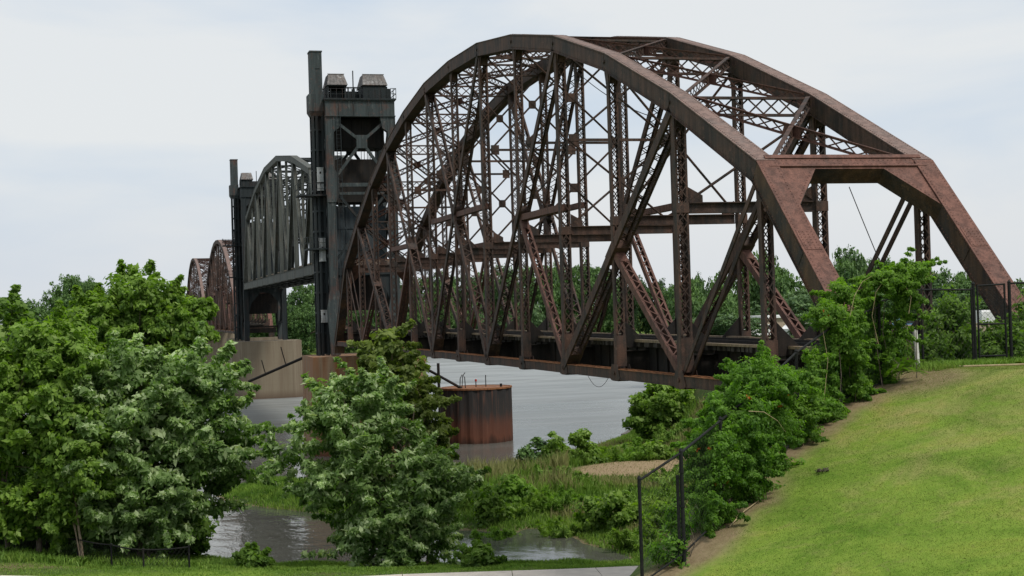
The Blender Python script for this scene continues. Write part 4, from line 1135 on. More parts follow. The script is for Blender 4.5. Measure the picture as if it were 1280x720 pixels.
mounds = [(600,625,92,1.9,.9),(655,632,90,2.2,.8),(700,625,90,2.0,.9),(575,600,100,1.8,.9),(690,596,100,2.6,.9),(735,572,112,2.8,.9),(800,566,112,2.8,1.0),(845,588,98,2.6,1.0),(810,612,88,2.4,.9),(800,655,78,1.9,.8),(845,640,80,2.2,1.0),(870,620,86,2.4,1.2),(845,540,118,3,1.2),(700,650,84,1.7,.6),(620,650,84,1.7,.5)]
for i,(px,py,dp,w,h) in enumerate(mounds):
    p = at(px,py,dp); b = V(p.x,p.y,gz(p.x,p.y))
    make_tree('marsh_plant', b, [(0,0,h*.35,w*.55,w*.5,h*.5),(w*.35,.2,h*.25,w*.4,w*.4,h*.35)], 46, 34, .34, .30, L[('grass','green','vinel','reed')[i%4 if i%4!=3 else (3 if i%8==3 else 0)]], None, None, 'loose low clump of marsh plants among the grass', 'marsh plant', group='marsh plants', seed=300+i, flip=.05, top_name='foliage', ragged=.4, sprays=26, spray_len=.7, asp=.2, droop=-.5, up=.1)
# far treeline --------------------------------------------------------
protos = []
for i,(mt,sd) in enumerate([('far',71),('far',72),('fard',73),('far2',74),('far',75)]):
    rs = np.random.default_rng(sd)
    el = [(0,0,.60,.36,.36,.34),(0,0,.24,.30,.30,.20),(.2,.1,.2,.2,.2,.16),(-.2,-.1,.2,.2,.2,.16)]
    for k in range(6):
        a = rs.random()*6.28; rr = .16+.14*rs.random(); el.append((math.cos(a)*rr,math.sin(a)*rr,.38+.42*rs.random(),.17+.1*rs.random(),.17+.1*rs.random(),.15+.1*rs.random()))
    protos.append((el,mt,sd))
made = {}
def far_tree(px,py,dep,w,kind,label,group,name='far_tree'):
    b = on_ground(px,dep,420); zt = at(px,py,dep).z; h = max(2.5, zt-b.z)
    if kind not in made:
        el,mt,sd = protos[kind]
        t = make_tree(name, b, el, 420, 26, .070, .036, L[mt], [(0,0,.01,.01,.7,.018)], M['bark'], label, 'tree', group, seed=sd, limbs=8, inner=.55, up=.3, ragged=.2)
        made[kind] = t
    else:
        t = copy_tree(made[kind]); t.name = name
    t.location = b; t['label'] = label; t['category'] = 'tree'; t['group'] = group
    wx = w/.95
    t.scale = (wx,wx,h/.97); t.rotation_euler = (0,0,random.uniform(0,6.28)); return t
LF = 'tree in the dense treeline on the opposite river bank, seen between the truss members'
LN = 'tree in the nearer treeline to the right of the bridge, beyond the portal'
rr = random.Random(5)
def topline(px):
    P = [(-60,372),(0,368),(40,374),(66,356),(95,343),(128,352),(150,368),(230,366),(300,362),(350,362),(395,356),(470,350),(520,347),(560,341),(610,345),(640,340),(662,330),(690,336),(715,332),(735,325),(760,338),(785,350),(815,344),(845,352),(880,352)]
    for (a,ya),(c,yc) in zip(P[:-1],P[1:]):
        if a <= px <= c: return ya+(yc-ya)*(px-a)/(c-a)
    return 355
px = 24
while px < 872:
    far_tree(px, topline(px)+rr.uniform(-3,7), rr.uniform(436,480), rr.uniform(8.5,13), rr.choice([0,0,1,1,2,3,4]), LF, 'far bank treeline'); px += rr.uniform(15,24)
px = 330
while px < 690:   # lower growth in front, at the edge of the field
    far_tree(px, 384+rr.uniform(-10,10), rr.uniform(404,416), rr.uniform(7,11), rr.choice([0,1,2,3,4]), LF, 'far bank treeline'); px += rr.uniform(20,32)
near = [(866,350,225,9,1),(884,342,235,6,2),(905,347,215,9,0),(930,335,222,8,1),(948,321,230,9,0),(968,334,220,8,4),(990,346,212,9,1),(1012,352,222,9,0),(1035,345,230,9,2),(1055,328,225,8,1),(1078,320,232,9,3),(1100,329,224,9,0),(1124,338,218,9,1),(1148,336,225,8,4),(1170,343,214,8,2),(1192,340,222,8,0),(1207,343,228,8,1),(1232,352,216,9,4),(1254,346,222,9,1),(1276,352,230,9,0),(1298,350,222,9,2),
        (878,372,190,8,4),(915,376,186,8,0),(952,372,192,9,2),(1002,366,168,8,3),(1040,372,188,9,1),(1076,366,180,9,1),(1160,372,186,8,0),(1205,368,180,8,1),(1262,372,186,8,4)]
for (x,y,dp,w,k) in near: far_tree(x,y,dp,w,k,LN,'right hand treeline')
# field-edge bushes just beyond the deck
for (x,y,dp,w,k,lab) in [(893,398,132,6,3,'low bright bush showing above the deck right of the third panel'),(925,403,128,5,3,'low leafy bush showing above the deck left of the white cars'),(1012,408,126,4,4,'dark low bush beside the white vehicles beyond the deck'),(868,404,140,5,3,'low pale bush at the far edge of the deck by the second tall vertical')]:
    far_tree(x,y,dp,w,k,lab,'bushes beyond the deck','field_bush')

# ------------------------------------------------------------------ chain-link fences
def chain_link(mb, p0, p1, h0, h1, pitch=.07, r=.0035, t0=.06):
    """woven wires between two posts standing at p0, p1 (ground points) with rail heights h0, h1"""
    p0,p1 = Vector(p0),Vector(p1); ex = p1-p0; Lx = V(ex.x,ex.y,0).length; u = V(ex.x,ex.y,0)/Lx; nn = V(-u.y,u.x,0)
    def bot(s): return p0.z+(p1.z-p0.z)*s/Lx+t0
    H = min(h0,h1)-t0-.03
    def P(s,v,o=0): 
        c = p0+u*s; hh = (h0+(h1-h0)*s/Lx)-t0-.03; return V(c.x,c.y,bot(s)+hh*v)+nn*o
    s = -H
    while s < Lx:
        for sg in (1,-1):
            a,b2 = (s,s+H) if sg > 0 else (s+H,s)
            va,vb = 0.,1.
            lo,hi = min(a,b2),max(a,b2)
            if hi <= 0 or lo >= Lx: continue
            def cl(sv):
                return (sv-a)/(b2-a)
            if a < 0: va = cl(0); a2 = 0
            elif a > Lx: va = cl(Lx); a2 = Lx
            else: a2 = a
            if b2 < 0: vb = cl(0); b3 = 0
            elif b2 > Lx: vb = cl(Lx); b3 = Lx
            else: b3 = b2
            mb.tube([P(a2,va,sg*.003),P(b3,vb,sg*.003)], r, 3, caps=False)
        s += pitch*1.414
hf = empty('chain_link_fence', (-13.8,-11.4,-2.1), 'tall black chain link fence climbing the right hand slope beside the vines', 'fence')
O = V(-13.8,-11.4,-2.1)
FP = [V(*p) for p in FENCE_PTS]; FH = 1.86
for i,p in enumerate(FP):
    mb = MB(); g0 = gz(p.x,p.y); top = p.z+FH
    mb.cyl(V(p.x,p.y,g0-.4)-O, V(p.x,p.y,top)-O, .032 if i != 1 else .038, 10)
    mb.tube([V(p.x,p.y,top)-O,V(p.x,p.y,top+.03)-O,V(p.x,p.y,top+.055)-O],.042,10,r1=.012)
    if i == 1:
        q = V(p.x+.055,p.y+.05,0); mb.cyl(V(q.x-.12,q.y-.02,g0-.3)-O, V(q.x-.12,q.y-.02,top-.42)-O,.032,8)
        for z in (.3,.9,1.5): mb.cyl(V(p.x,p.y,p.z+z-.02)-O,V(p.x,p.y,p.z+z+.02)-O,.048,10)
    mb.build('post', M['black'], hf)
for i in range(len(FP)-1):
    p,q = FP[i],FP[i+1]
    mb = MB(); mb.cyl(p+V(0,0,FH-.03)-O, q+V(0,0,FH-.03)-O, .024, 8); mb.build('rail', M['black'], hf)
    mb = MB(); mb.cyl(p+V(0,0,.07)-O, q+V(0,0,.07)-O, .018, 6); mb.build('rail', M['black'], hf)
    mb = MB(); chain_link(mb, p-O, q-O, FH, FH, .085 if i < 2 else .12, .0023); mb.build('wire_mesh', M['black'], hf)
# crest fence with its gate
def cp(px,dep,z): p = at(px,450,dep); return V(p.x,p.y,z)
cf_pts = [cp(1085,35.0,.75),cp(1154,35.6,1.0),cp(1217,36.1,1.15)]
c0 = cf_pts[0]
cfn = empty('chain_link_fence', c0, 'black chain link fence along the crest of the lawn with a narrow gate', 'fence')
tops = [at(1085,381,35.0).z, at(1154,361,35.6).z, at(1217,361,36.1).z]
def post(par,p,zt,r,o): 
    mb = MB(); mb.cyl(V(p.x,p.y,gz(p.x,p.y)-.3)-o, V(p.x,p.y,zt)-o, r, 10); mb.tube([V(p.x,p.y,zt)-o,V(p.x,p.y,zt+.03)-o,V(p.x,p.y,zt+.05)-o],r*1.25,10,r1=.01); mb.build('post', M['black'], par)
for p,z in zip(cf_pts,tops): post(cfn,p,z,.03,c0)
for i in range(2):
    mb = MB(); mb.cyl(V(cf_pts[i].x,cf_pts[i].y,tops[i]-.02)-c0, V(cf_pts[i+1].x,cf_pts[i+1].y,tops[i+1]-.02)-c0,.022,8); mb.build('rail', M['black'], cfn)
    mb = MB(); chain_link(mb, cf_pts[i]-c0, cf_pts[i+1]-c0, tops[i]-cf_pts[i].z, tops[i+1]-cf_pts[i+1].z, .12, .0032); mb.build('wire_mesh', M['black'], cfn)
gp = [cp(1219.5,36.1,1.15),cp(1224.5,36.1,1.15),cp(1258.5,36.1,1.12),cp(1264.5,36.1,1.1),cp(1345,36,1.05),cp(1420,36,1.05)]
gt = [at(1219,354.5,36.1).z, at(1224,354.5,36.1).z, at(1259,352.5,36.1).z, at(1264,352.5,36.1).z, at(1345,350,36).z, at(1420,347,36).z]
for i,(p,z) in enumerate(zip(gp,gt)):
    if i in (1,2): continue
    post(cfn,p,z,.040,c0)
for (i,j) in ((3,4),(4,5)):
    mb = MB(); mb.cyl(V(gp[i].x,gp[i].y,gt[i]-.03)-c0, V(gp[j].x,gp[j].y,gt[j]-.03)-c0,.022,8); mb.build('rail', M['black'], cfn)
    mb = MB(); chain_link(mb, gp[i]-c0, gp[j]-c0, gt[i]-gp[i].z, gt[j]-gp[j].z, .12, .0032); mb.build('wire_mesh', M['black'], cfn)
gl = MB(); zm = at(1240,405,36.1).z
for i in (1,2): gl.cyl(V(gp[i].x,gp[i].y,1.2)-c0, V(gp[i].x,gp[i].y,gt[i]-.03)-c0,.026,8)
for z1,z2 in ((gt[1]-.05,gt[2]-.05),(zm,zm),(1.25,1.25)): gl.cyl(V(gp[1].x,gp[1].y,z1)-c0,V(gp[2].x,gp[2].y,z2)-c0,.022,8)
gate = gl.build('gate', M['black'], cfn)
mb = MB(); chain_link(mb, gp[1]-c0, gp[2]-c0, gt[1]-gp[1].z, gt[2]-gp[2].z, .10, .003); mb.build('wire_mesh', M['black'], gate)
# low fence on the left bank
lf_px = [(236,682.5,68),(179,686,66.5),(139,680,68),(97,673,70),(58,667,72),(18,661,74),(-25,655,76)]
lp = [at(*a) for a in lf_px]; o = lp[0].copy()
lf = empty('chain_link_fence', o, 'low black chain link fence in front of the left bank trees', 'fence')
for p in lp:
    mb = MB(); g0 = gz(p.x,p.y); mb.cyl(V(p.x,p.y,g0-.3)-o, p-o, .045, 8); mb.tube([p-o,p+V(0,0,.05)-o],.055,8,r1=.015); mb.build('post', M['black'], lf)
for i in range(len(lp)-1):
    p,q = lp[i],lp[i+1]; mb = MB(); pts = sag(p-V(0,0,.04)-o,q-V(0,0,.04)-o,.05,6); mb.tube(pts,.035,6); mb.build('rail', M['black'], lf)
    mb = MB(); a,b2 = V(p.x,p.y,gz(p.x,p.y)),V(q.x,q.y,gz(q.x,q.y)); chain_link(mb, a-o, b2-o, p.z-a.z, q.z-b2.z, .16, .006); mb.build('wire_mesh', M['black'], lf)

# ------------------------------------------------------------------ vines and bushes by the fence
def at_ell(px,py,dep,rx,ry,rz): p = at(px,py,dep); return (p.x,p.y,p.z,rx,ry,rz)
def thicket(name, ells, ncl, per, cr, leaf, mat, label, cat, seed, flowers=0, inner=.35, twigs=(), up=.35, ragged=.3, sprays=0, spray_len=.4, asp=.5, droop=.35):
    e0 = min(ells,key=lambda e:e[2]-e[5]); base = V(e0[0],e0[1],gz(e0[0],e0[1]))
    el = [(e[0]-base.x,e[1]-base.y,e[2]-base.z,e[3],e[4],e[5]) for e in ells]
    t = make_tree(name, base, el, ncl, per, cr, leaf, mat, None, None, label, cat, seed=seed, inner=inner, up=up, ragged=ragged, flat=.8, flip=.06, top_name='foliage', sprays=sprays, spray_len=spray_len, asp=asp, droop=droop)
    rs = np.random.default_rng(seed+500)
    if flowers:
        C,O,_ = crown_points(el, flowers, rs, .9, .1)
        for q in range(len(C)):
            v,f,tn = leaf_arrays(C[q:q+1], .05, 5, .075, out=O[q:q+1], rs=rs); np_mesh('flower', v,f,L['flower'],t,{'tone':tn})
    mb = MB(); rq = random.Random(seed)
    for i in range(5):     # woody stems inside
        e = el[i%len(el)]; s = V(e[0]+rq.uniform(-.4,.4)*e[3], e[1]+rq.uniform(-.4,.4)*e[4], -.2); q = V(e[0]+rq.uniform(-.7,.7)*e[3], e[1]+rq.uniform(-.7,.7)*e[4], e[2]+e[5]*.6)
        m = s.lerp(q,.5)+V(rq.uniform(-.2,.2),rq.uniform(-.2,.2),0); mb.tube([s,m,q],.012,5,r1=.004)
    mb.build('stems', M['bark'], t)
    for tw in twigs:
        mb = MB(); pts = [at(*a)-base for a in tw]; mb.tube(pts,.008,5,r1=.003); mb.build('dead_runner', M['straw'], t)
    return t
thicket('trumpet_vine', [at_ell(890,575,28.0,.42,.5,.65),at_ell(886,635,27.7,.26,.35,.55),at_ell(920,525,28.9,.62,.6,.62),at_ell(952,478,30.2,.62,.55,.42),at_ell(962,530,30.4,.42,.5,.5),at_ell(925,590,28.7,.45,.45,.6),at_ell(980,480,31,.28,.4,.3),at_ell(965,585,30.2,.30,.35,.35)],
   560, 105, .17, .060, L['vine'], 'thick trumpet vine with orange flowers smothering the lower fence', 'vine', 81, flowers=20, twigs=[[(936,514,27.9),(955,515,28),(972,526,28),(982,540,28.2)]], sprays=170, spray_len=.42)
thicket('climbing_vine', [at_ell(1013,490,32.0,.13,.3,.75),at_ell(1036,395,33.2,.30,.35,.34),at_ell(1064,400,33.8,.20,.3,.6),at_ell(1068,460,33.8,.17,.3,.65),at_ell(1048,368,34,.22,.3,.22),at_ell(1040,515,32.8,.26,.3,.22),at_ell(1078,488,34,.25,.3,.2),at_ell(1050,430,33.4,.3,.35,.5),at_ell(1000,525,31.6,.3,.35,.35)],
   300, 80, .16, .065, L['vinel'], 'leafy vine climbing the middle of the fence beside the near end post', 'vine', 82, flowers=3, twigs=[[(1062,398,32.8),(1068,370,32.8),(1078,352,32.9),(1090,345,33)],[(1002,590,31.5),(1005,560,31.3),(1000,530,31.3)],[(1030,500,32.6),(1035,450,32.6),(1028,410,32.8)]], sprays=100, spray_len=.36)
thicket('climbing_vine', [at_ell(1118,350,34.4,.42,.4,.26),at_ell(1143,340,34.6,.28,.3,.22),at_ell(1096,350,34.3,.24,.3,.13),at_ell(1126,385,34.4,.15,.2,.5),at_ell(1122,425,34.4,.15,.2,.5),at_ell(1130,362,34.4,.26,.3,.26)],
   150, 80, .14, .065, L['vinel'], 'vine hanging in a ragged head from the upper fence in front of the portal', 'vine', 83, twigs=[[(1098,430,34),(1090,395,34),(1095,365,34),(1104,352,34)],[(1136,392,33.9),(1139,372,33.9),(1132,358,34)],[(1150,352,34.4),(1160,345,34.4),(1169,341,34.4),(1172,346,34.4)]], sprays=56, spray_len=.45)
thicket('vine_curtain', [at_ell(1030,465,33.4,.34,.3,.55),at_ell(1058,440,34.1,.34,.3,.7),at_ell(1088,420,34.9,.34,.3,.6),at_ell(1098,462,34.8,.34,.3,.4),at_ell(1025,515,32.7,.38,.35,.4),at_ell(1062,488,33.9,.4,.3,.3),at_ell(1002,545,31.9,.35,.35,.4),at_ell(1085,385,34.7,.25,.25,.3)],
   380, 80, .17, .065, L['vine'], 'deeper green curtain of creepers filling the fence between the two lighter vines', 'vine', 91, flowers=4, sprays=110, spray_len=.35)
thicket('fence_shrub', [at_ell(1180,420,37.4,.55,.6,.75),at_ell(1165,440,36.8,.5,.5,.45),at_ell(1195,395,37.6,.4,.4,.6),at_ell(1205,432,37,.4,.4,.5)], 170, 42, .22, .11, L['mid'], 'loose green shrub behind the crest fence left of the gate', 'shrub', 84)
thicket('fence_shrub', [at_ell(1240,430,38.2,.55,.6,.55),at_ell(1235,445,37.6,.45,.4,.35)], 110, 42, .22, .11, L['mid'], 'dark green shrub seen through the gate in the crest fence', 'shrub', 85)
thicket('fence_shrub', [at_ell(1285,425,38,.6,.6,.8),at_ell(1276,440,37.4,.4,.4,.5),at_ell(1300,405,38.4,.6,.6,.8)], 130, 42, .22, .11, L['mid'], 'green shrub right of the gate at the edge of the picture', 'shrub', 86)
thicket('fence_shrub', [at_ell(1098,440,36.4,.6,.6,.7),at_ell(1085,415,36.8,.5,.5,.6),at_ell(1110,470,35.6,.4,.4,.4)], 120, 40, .22, .11, L['mid'], 'shadowy shrub behind the fence corner under the hanging vine', 'shrub', 87)
thicket('weed_clump', [at_ell(838,690,26.3,.30,.28,.34),at_ell(848,655,26.6,.2,.2,.35)], 46, 36, .14, .085, L['vine'], 'small leafy weeds between the first two posts of the sloping fence', 'weeds', 88)
thicket('weed_clump', [at_ell(990,590,30.2,.4,.3,.2),at_ell(960,620,29.3,.35,.3,.2)], 46, 36, .16, .09, L['vine'], 'low creeping weeds at the foot of the vines on the bare strip', 'weeds', 89)
# sumac: arching fronds
b = None
for dep in np.arange(28,36,.02):
    q = at(1127,481,dep)
    if q.z < gz(q.x,q.y): b = V(q.x,q.y,gz(q.x,q.y)-.03); break
if b is None: p = at(1127,481,33.5); b = V(p.x,p.y,gz(p.x,p.y)-.03)
sm = empty('sumac_plant', b, 'small sumac with arching feathery fronds at the top left corner of the lawn', 'plant')
rs = np.random.default_rng(90); vv,tt = [],[]
stm = MB()
for i in range(30):
    a = rs.random()*6.28; el = rs.uniform(.2,1.25); Lf = rs.uniform(.45,.75); d = np.array([math.cos(a)*math.cos(el),math.sin(a)*math.cos(el),math.sin(el)])
    o0 = np.array([0,0,.25+.25*rs.random()]); pts = []
    for k in range(12):
        f = k/11; pts.append(o0+d*Lf*f+np.array([0,0,-.28*f*f]))
    side = np.cross(d,[0,0,1]); side /= np.linalg.norm(side)
    for k in range(2,12):
        for sg in (-1,1):
            l = .15*(1-.5*abs(k/11-.5)); c = pts[k]; tip = c+side*sg*l+d*.06+np.array([0,0,-.03]); mid = (c+tip)/2; w = d*.022
            vv += [c,mid+w,tip,mid-w]; tt += [min(1,max(0,.55+.3*(el-.6)+rs.normal()*.1))]*4
    stm.tube([V(*q) for q in pts[::3]],.008,4)
np_mesh('fronds', np.array(vv), np.arange(len(vv)).reshape(-1,4), L['vinel'], sm, {'tone':np.array(tt)})
stm.build('stems', M['bark'], sm)

# ------------------------------------------------------------------ grass
def blades(name, X, Y, h, w, mat, label=None, lean=.35, seed=1, tone=None, zoff=-.02, kind='stuff', cat=None, z=None, tn_sd=.2, rootd=1):
    rs = np.random.default_rng(seed); n = len(X); Z = ground_z(X,Y) if z is None else z
    a = rs.random(n)*6.283; ln = np.abs(rs.normal(size=n))*lean+.05; b2 = rs.random(n)*6.283
    hh = h*(.55+.8*rs.random(n)); base = np.stack([X,Y,Z+zoff],1)
    side = np.stack([np.cos(a),np.sin(a),0*a],1)*(w*(.6+.8*rs.random(n)))[:,None]*.5
    ld = np.stack([np.cos(b2),np.sin(b2),0*a],1)
    mid = base+ld*(hh*ln*.3)[:,None]+np.stack([0*a,0*a,hh*.6],1)
    tip = base+ld*(hh*ln)[:,None]+np.stack([0*a,0*a,hh*(1-.25*ln)],1)
    v = np.stack([base-side,base+side,mid+side*.8,tip,mid-side*.8],1).reshape(-1,3)
    f = np.arange(n*5,dtype=np.int32).reshape(n,5)
    t = (tone if tone is not None else .5)+rs.normal(size=n)*tn_sd
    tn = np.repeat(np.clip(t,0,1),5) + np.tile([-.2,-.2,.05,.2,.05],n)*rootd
    o = np_mesh(name, v, f, mat, None, {'tone':np.clip(tn,0,1)}); o['kind'] = kind
    if label: o['label'] = label
    if cat: o['category'] = cat
    return o
def sample(n,x0,x1,y0,y1,seed):
    rs = np.random.default_rng(seed); return rs.uniform(x0,x1,n),rs.uniform(y0,y1,n)
# lawn
X,Y = sample(800000,-15,11,-17,-1.5,101); P = np.stack([X,Y],1)
h = poly_sd(P,HILL); 
fd = np.full(len(X),1e9)
for (a,b2) in zip(FENCE_PTS[:-1],FENCE_PTS[1:]):
    e = np.array(b2[:2])-np.array(a[:2]); w = P-np.array(a[:2]); t = np.clip((w@e)/(e@e),0,1); fd = np.minimum(fd,np.hypot(*(w-t[:,None]*e).T))
keep = (h>.15)&(rng.random(len(X)) < np.clip((fd-.42+.3*vnoise(X,Y,1.6,31)+.2*vnoise(X,Y,5,32))/.6,0.05,1))
# only where the sight line can reach
vx = (X-CAM.x)*cd.x+(Y-CAM.y)*cd.y; vs = (X-CAM.x)*cR.x+(Y-CAM.y)*cR.y
keep &= (vs/vx < .55)&(vs/vx > .0)
X,Y = X[keep],Y[keep]
patch = vnoise(X,Y,1.4,61)*.6+vnoise(X,Y,.5,62)*.5
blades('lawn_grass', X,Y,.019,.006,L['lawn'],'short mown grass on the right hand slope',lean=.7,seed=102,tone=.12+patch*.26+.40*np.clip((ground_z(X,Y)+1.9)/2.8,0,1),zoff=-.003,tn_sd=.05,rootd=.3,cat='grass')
# rough verge below the crest fence
X,Y = sample(26000,-4.4,6,-5.6,-3.0,103); P = np.stack([X,Y],1)
pa = [at(1168,458,35.2),at(1225,452,35.9),at(1290,452,35.9),at(1420,452,35.5)]
def line_d(X,Y,pts):
    d = np.full(len(X),1e9); P = np.stack([X,Y],1)
    for a,b2 in zip(pts[:-1],pts[1:]):
        e = np.array([b2.x-a.x,b2.y-a.y]); w = P-np.array([a.x,a.y]); t = np.clip((w@e)/(e@e),0,1); d = np.minimum(d,np.hypot(*(w-t[:,None]*e).T))
    return d
k = line_d(X,Y,pa) < .55+.12*vnoise(X,Y,3,7); X,Y = X[k],Y[k]
blades('verge_grass', X,Y,.17,.014,L['grass'],'rough longer grass strip under the crest fence',lean=.6,seed=104,tone=.75,cat='grass')
# marsh and bank growth
X,Y = sample(330000,-17,34,36,118,105); P = np.stack([X,Y],1)
bd = poly_sd(P,BANK); hd = poly_sd(P,HILL)
tn_ = np.hypot((X-14.2)/6.4,(Y-66.5-.25*(X-14))/4.8)+.10*vnoise(X,Y,1.2,41)
inm = (Y>36.5+.0*X)&((X>.5)|(Y>46))&(bd>.05)&(hd<-4)&(tn_>.98)
X,Y,bd = X[inm],Y[inm],bd[inm]
rd = vnoise(X,Y,.55,71)+.5*vnoise(X,Y,1.6,72)
hh = np.clip(.25+bd*.06,.25,.75)*(1+.35*rd)
front = (Y < 66+.25*(X-14))&(X > 6); hh = np.where(front, np.minimum(hh,.42), hh)
isl = (X<0); hh = np.where(isl,np.minimum(hh,.40),hh); hh = hh*(1+.55*((X>1)&(X<10)&(Y>54)&(Y<71)&(rd>-.1))); hh = np.where(Y>72+.8*X, np.minimum(hh,.5), hh)
dry = (rd>.20)&(bd>2)&~isl
blades('marsh_grass', X[~dry],Y[~dry],hh[~dry],.055,L['grass'],'tall green marsh grass around the pond and islet',lean=.35,seed=106,tone=np.clip(.5+.4*rd[~dry],.1,.9),cat='grass')
blades('dry_reeds', X[dry],Y[dry],hh[dry]*1.15,.05,L['reed'],'brownish dry reeds standing in the marsh',lean=.2,seed=107,tone=np.clip(.4+.3*rd[dry],.1,.9),cat='reeds')
X,Y = sample(150000,-24,4,24,46,108); P = np.stack([X,Y],1); bd = poly_sd(P,BANK)
k = (bd>.05)&(bd<11.2+1.5*vnoise(X,Y,.8,8))&(Y<46)&~((X>1.5)&(Y>36)); X,Y = X[k],Y[k]
blades('bank_grass', X,Y,np.where(bd[k]<2.6,.28,.17)*(1+.35*vnoise(X,Y,1.1,19)),.04,L['grass'],'tall grass along the near water edge',lean=.45,seed=109,tone=.55+.3*vnoise(X,Y,.9,12),cat='grass')
X,Y = sample(120000,-32,3,22.5,38,120); P = np.stack([X,Y],1); bd = poly_sd(P,BANK)
pl = line_d(X,Y,[V(a,b2,0) for a,b2 in pc]); k = (bd>8.5)&(pl>1.5)&(Y<36)&((Y>24)|(X>-12)); X,Y = X[k],Y[k]
blades('bank_lawn_grass', X,Y,.09,.022,L['grass'],'short grass between the path and the water edge growth',lean=.6,seed=121,tone=.7,cat='grass')
X,Y = sample(26000,-32,-17,34,48,110); P = np.stack([X,Y],1)
fl = (Y-(34.4+.13*(-19.5-X))); k = (fl>.25)&(fl<5)&(rng.random(len(X))<.9); X,Y = X[k],Y[k]
blades('weed_strip', X,Y,.42,.05,L['grass'],'overgrown weeds behind the low left fence',lean=.5,seed=111,tone=.45+.3*vnoise(X,Y,.8,13),cat='weeds')
X,Y = sample(2600,8.5,20,62,71,112); tn_ = np.hypot((X-14.2)/6.4,(Y-66.5-.25*(X-14))/4.8); k = tn_<1; X,Y = X[k],Y[k]
blades('dry_stubble', X,Y,.12,.025,L['reed'],'thin dry stubble on the bare tan patch',lean=.6,seed=113,tone=.5,cat='stubble')

# ------------------------------------------------------------------ small things
p = at(1148,466,35.3); z0 = gz(p.x,p.y); q = at(1143.5,411,35.4)
mb = MB(); mb.tube([V(p.x,p.y,z0-.15),q],.055,10); mb.tube([q,q+V(0,0,.03)],.062,10); tag(mb.build('marker_post', M['whitep']), 'leaning white marker post at the top of the bare strip', 'post')
# pale edging string between lawn and verge
pts = []
for (x,y) in ((1183,460.5),(1200,461.5),(1222,463.5),(1245,465),(1270,466),(1300,467),(1350,468)):
    q = at(x,y,35.0-(x-1183)*.002); pts.append(V(q.x,q.y,gz(q.x,q.y)+.025))
mb = MB(); mb.tube(pts,.022,6); tag(mb.build('edging_strip', M['straw']), 'thin pale edging line between the lawn and the rough verge', 'edging')
mb = MB(); p = at(1027,591,30); z0 = 0
for dep in np.arange(20,36,.02):
    q = at(1027,591,dep)
    if q.z < gz(q.x,q.y): p = q; break
p = V(p.x,p.y,gz(p.x,p.y))
rq = random.Random(4)
for i in range(16):
    c = p+V(rq.uniform(-.13,.13),rq.uniform(-.1,.1),.02+rq.uniform(0,.05)); mb.tube([c,c+V(rq.uniform(-.08,.08),rq.uniform(-.08,.08),rq.uniform(.01,.06))],.022,5,r1=.006)
tag(mb.build('turf_clod', M['clod']), 'small dark clod lying on the open lawn', 'clod')
mb = MB(); a,b2 = hit_ground(912,660),hit_ground(948,628); mb.tube([a+V(0,0,.03),a.lerp(b2,.5)+V(0,0,.07),b2+V(0,0,.03)],.014,5,r1=.007); tag(mb.build('dead_stick', M['straw']), 'bleached stick lying on the bare strip below the vines', 'stick')
mb = MB(); a,b2 = hit_ground(1052,512),hit_ground(1064,503); 
for (px,py,s) in ((1062,497,.34),(1009,520,.26)):
    q = hit_ground(px,py); c = MB(); c.quad_box([tuple(q+V(x*s*rq.uniform(.8,1.1),y*s*rq.uniform(.7,1.1),z)) for z in (-.15,.16) for x,y in ((-1,-.6),(1,-.7),(1,.6),(-1,.6))]); tag(c.build('concrete_block', M['conc']), 'broken concrete block at the foot of the upper vine' if px>1050 else 'broken concrete block showing low among the vines', 'block')
# rocks at the waterline below the bridge
for i,(px,py,s) in enumerate([(792,541,.8),(799,545,.6),(786,546,.5)]):
    p = at(px,py,147); rs = random.Random(i+20); mb = MB()
    bm_pts = []
    c = MB(); n = 9
    ring = lambda z,r:[(math.cos(k*6.283/n)*r*rs.uniform(.8,1.2)*1.3,math.sin(k*6.283/n)*r*rs.uniform(.8,1.2),z) for k in range(n)]
    lv = [ring(-.5,s),ring(.1,s*1.05),ring(.35*s+.1,s*.6)]
    for r in lv: c.v += r
    for j in range(2):
        for k in range(n): c.f.append((j*n+k,j*n+(k+1)%n,(j+1)*n+(k+1)%n,(j+1)*n+k)); c.m.append(0)
    c.f.append(tuple(2*n+k for k in range(n))); c.m.append(0)
    o = c.build('rock', M['rock']); o.location = (p.x,p.y,max(WZ,gz(p.x,p.y))); tag(o,'grey rock in the small heap at the waterline beneath the bridge','rock','rocks at the waterline')

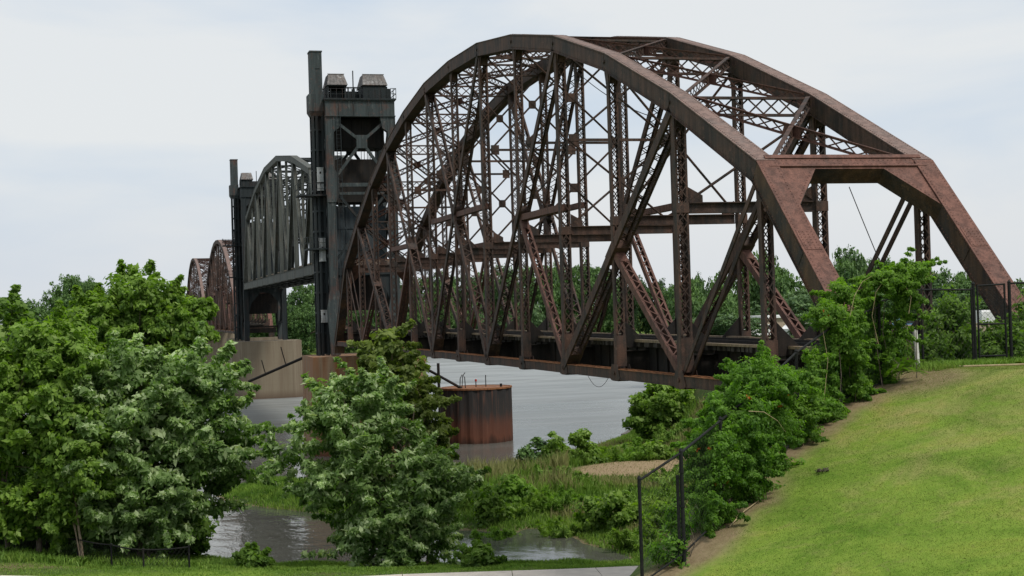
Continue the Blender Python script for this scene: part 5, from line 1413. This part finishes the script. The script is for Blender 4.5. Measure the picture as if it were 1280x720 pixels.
# vehicles beyond the bridge
def make_vehicle(kind, loc, rz, paint, label):
    t = empty('parked_'+kind, loc, label, kind, None, rz)
    if kind == 'van': prof = [(-2.5,.35),(2.45,.35),(2.5,.95),(1.9,1.15),(1.35,2.05),(-2.4,2.1),(-2.5,1.9)]; win = [(.75,1.95),(1.25,1.95),(1.75,1.2),(.75,1.2)]; Lw = 1.55
    else: prof = [(-2.15,.32),(2.15,.32),(2.2,.75),(1.15,.92),(.5,1.42),(-1.0,1.45),(-1.75,.98),(-2.2,.92)]; win = [(-1.35,1.0),(-.9,1.36),(.42,1.34),(.95,.95)]; Lw = 1.3
    w = .95 if kind == 'van' else .85
    mb = MB(); mb.prism([(x,-w,z) for x,z in prof],(0,2*w,0)); mb.build('body', paint, t)
    for s in (-1,1):
        mb = MB(); mb.prism([(x,s*(w+.004),z) for x,z in win],(0,s*.012,0)); mb.build('window', M['glass'], t)
    for s in (-1,1):
        for x in (-Lw,Lw):
            mb = MB(); mb.cyl((x,s*(w-.2),.33),(x,s*(w+.03),.33),.33,14); mb.cyl((x,s*(w+.03),.33),(x,s*(w+.04),.33),.18,10,1); mb.build('wheel', [M['tyre'],M['panel']], t)
    return t
def vloc(px,py,dep): p = at(px,py,dep); return V(p.x,p.y,gz(p.x,p.y))
make_vehicle('car', vloc(951,427,146), .2, M['white'], 'white car parked beyond the deck, left of the near vertical by the portal')
make_vehicle('car', vloc(1001,423,147), .35, M['white'], 'white car parked beyond the deck, at the foot of the sloping red strut')
make_vehicle('car', vloc(1139,406,152), .1, M['blue'], 'small blue car parked behind the low tan wall')
make_vehicle('car', vloc(1170,406,153), .1, M['white'], 'small white car behind the low tan wall, left of the gate')
make_vehicle('van', vloc(1233,400,154), 1.2, M['white'], 'white van seen beside the foot of the right hand end post')
make_vehicle('van', vloc(691,418,395), .5, M['white'], 'lone white van on the far bank seen through the trusses')
a,b2 = vloc(1128,408,146),vloc(1250,408,146)
mb = MB(); d = (b2-a).normalized(); mb.bar(a+V(0,0,.2),b2+V(0,0,.2),.3,1.3,(0,0,1)); mb.bar(a+V(0,0,.9),b2+V(0,0,.9),.4,.1,(0,0,1)); tag(mb.build('low_wall', M['tan']),'low tan wall beyond the crest fence','wall')
p = vloc(976,420,158); sh = empty('low_shed', p, 'low tan shed with pale flat roof beyond the bridge deck', 'shed', None, .2)
mb = MB(); mb.box(-3.2,3.2,-2,2,-.3,1.9); mb.build('wall', M['tan'], sh); mb = MB(); mb.box(-3.5,3.5,-2.3,2.3,1.902,2.15); mb.build('roof', M['white'], sh)
mb = MB(); mb.box(-.5,.5,-2.03,-2.003,-.2,1.6); mb.build('door', M['glass'], sh)
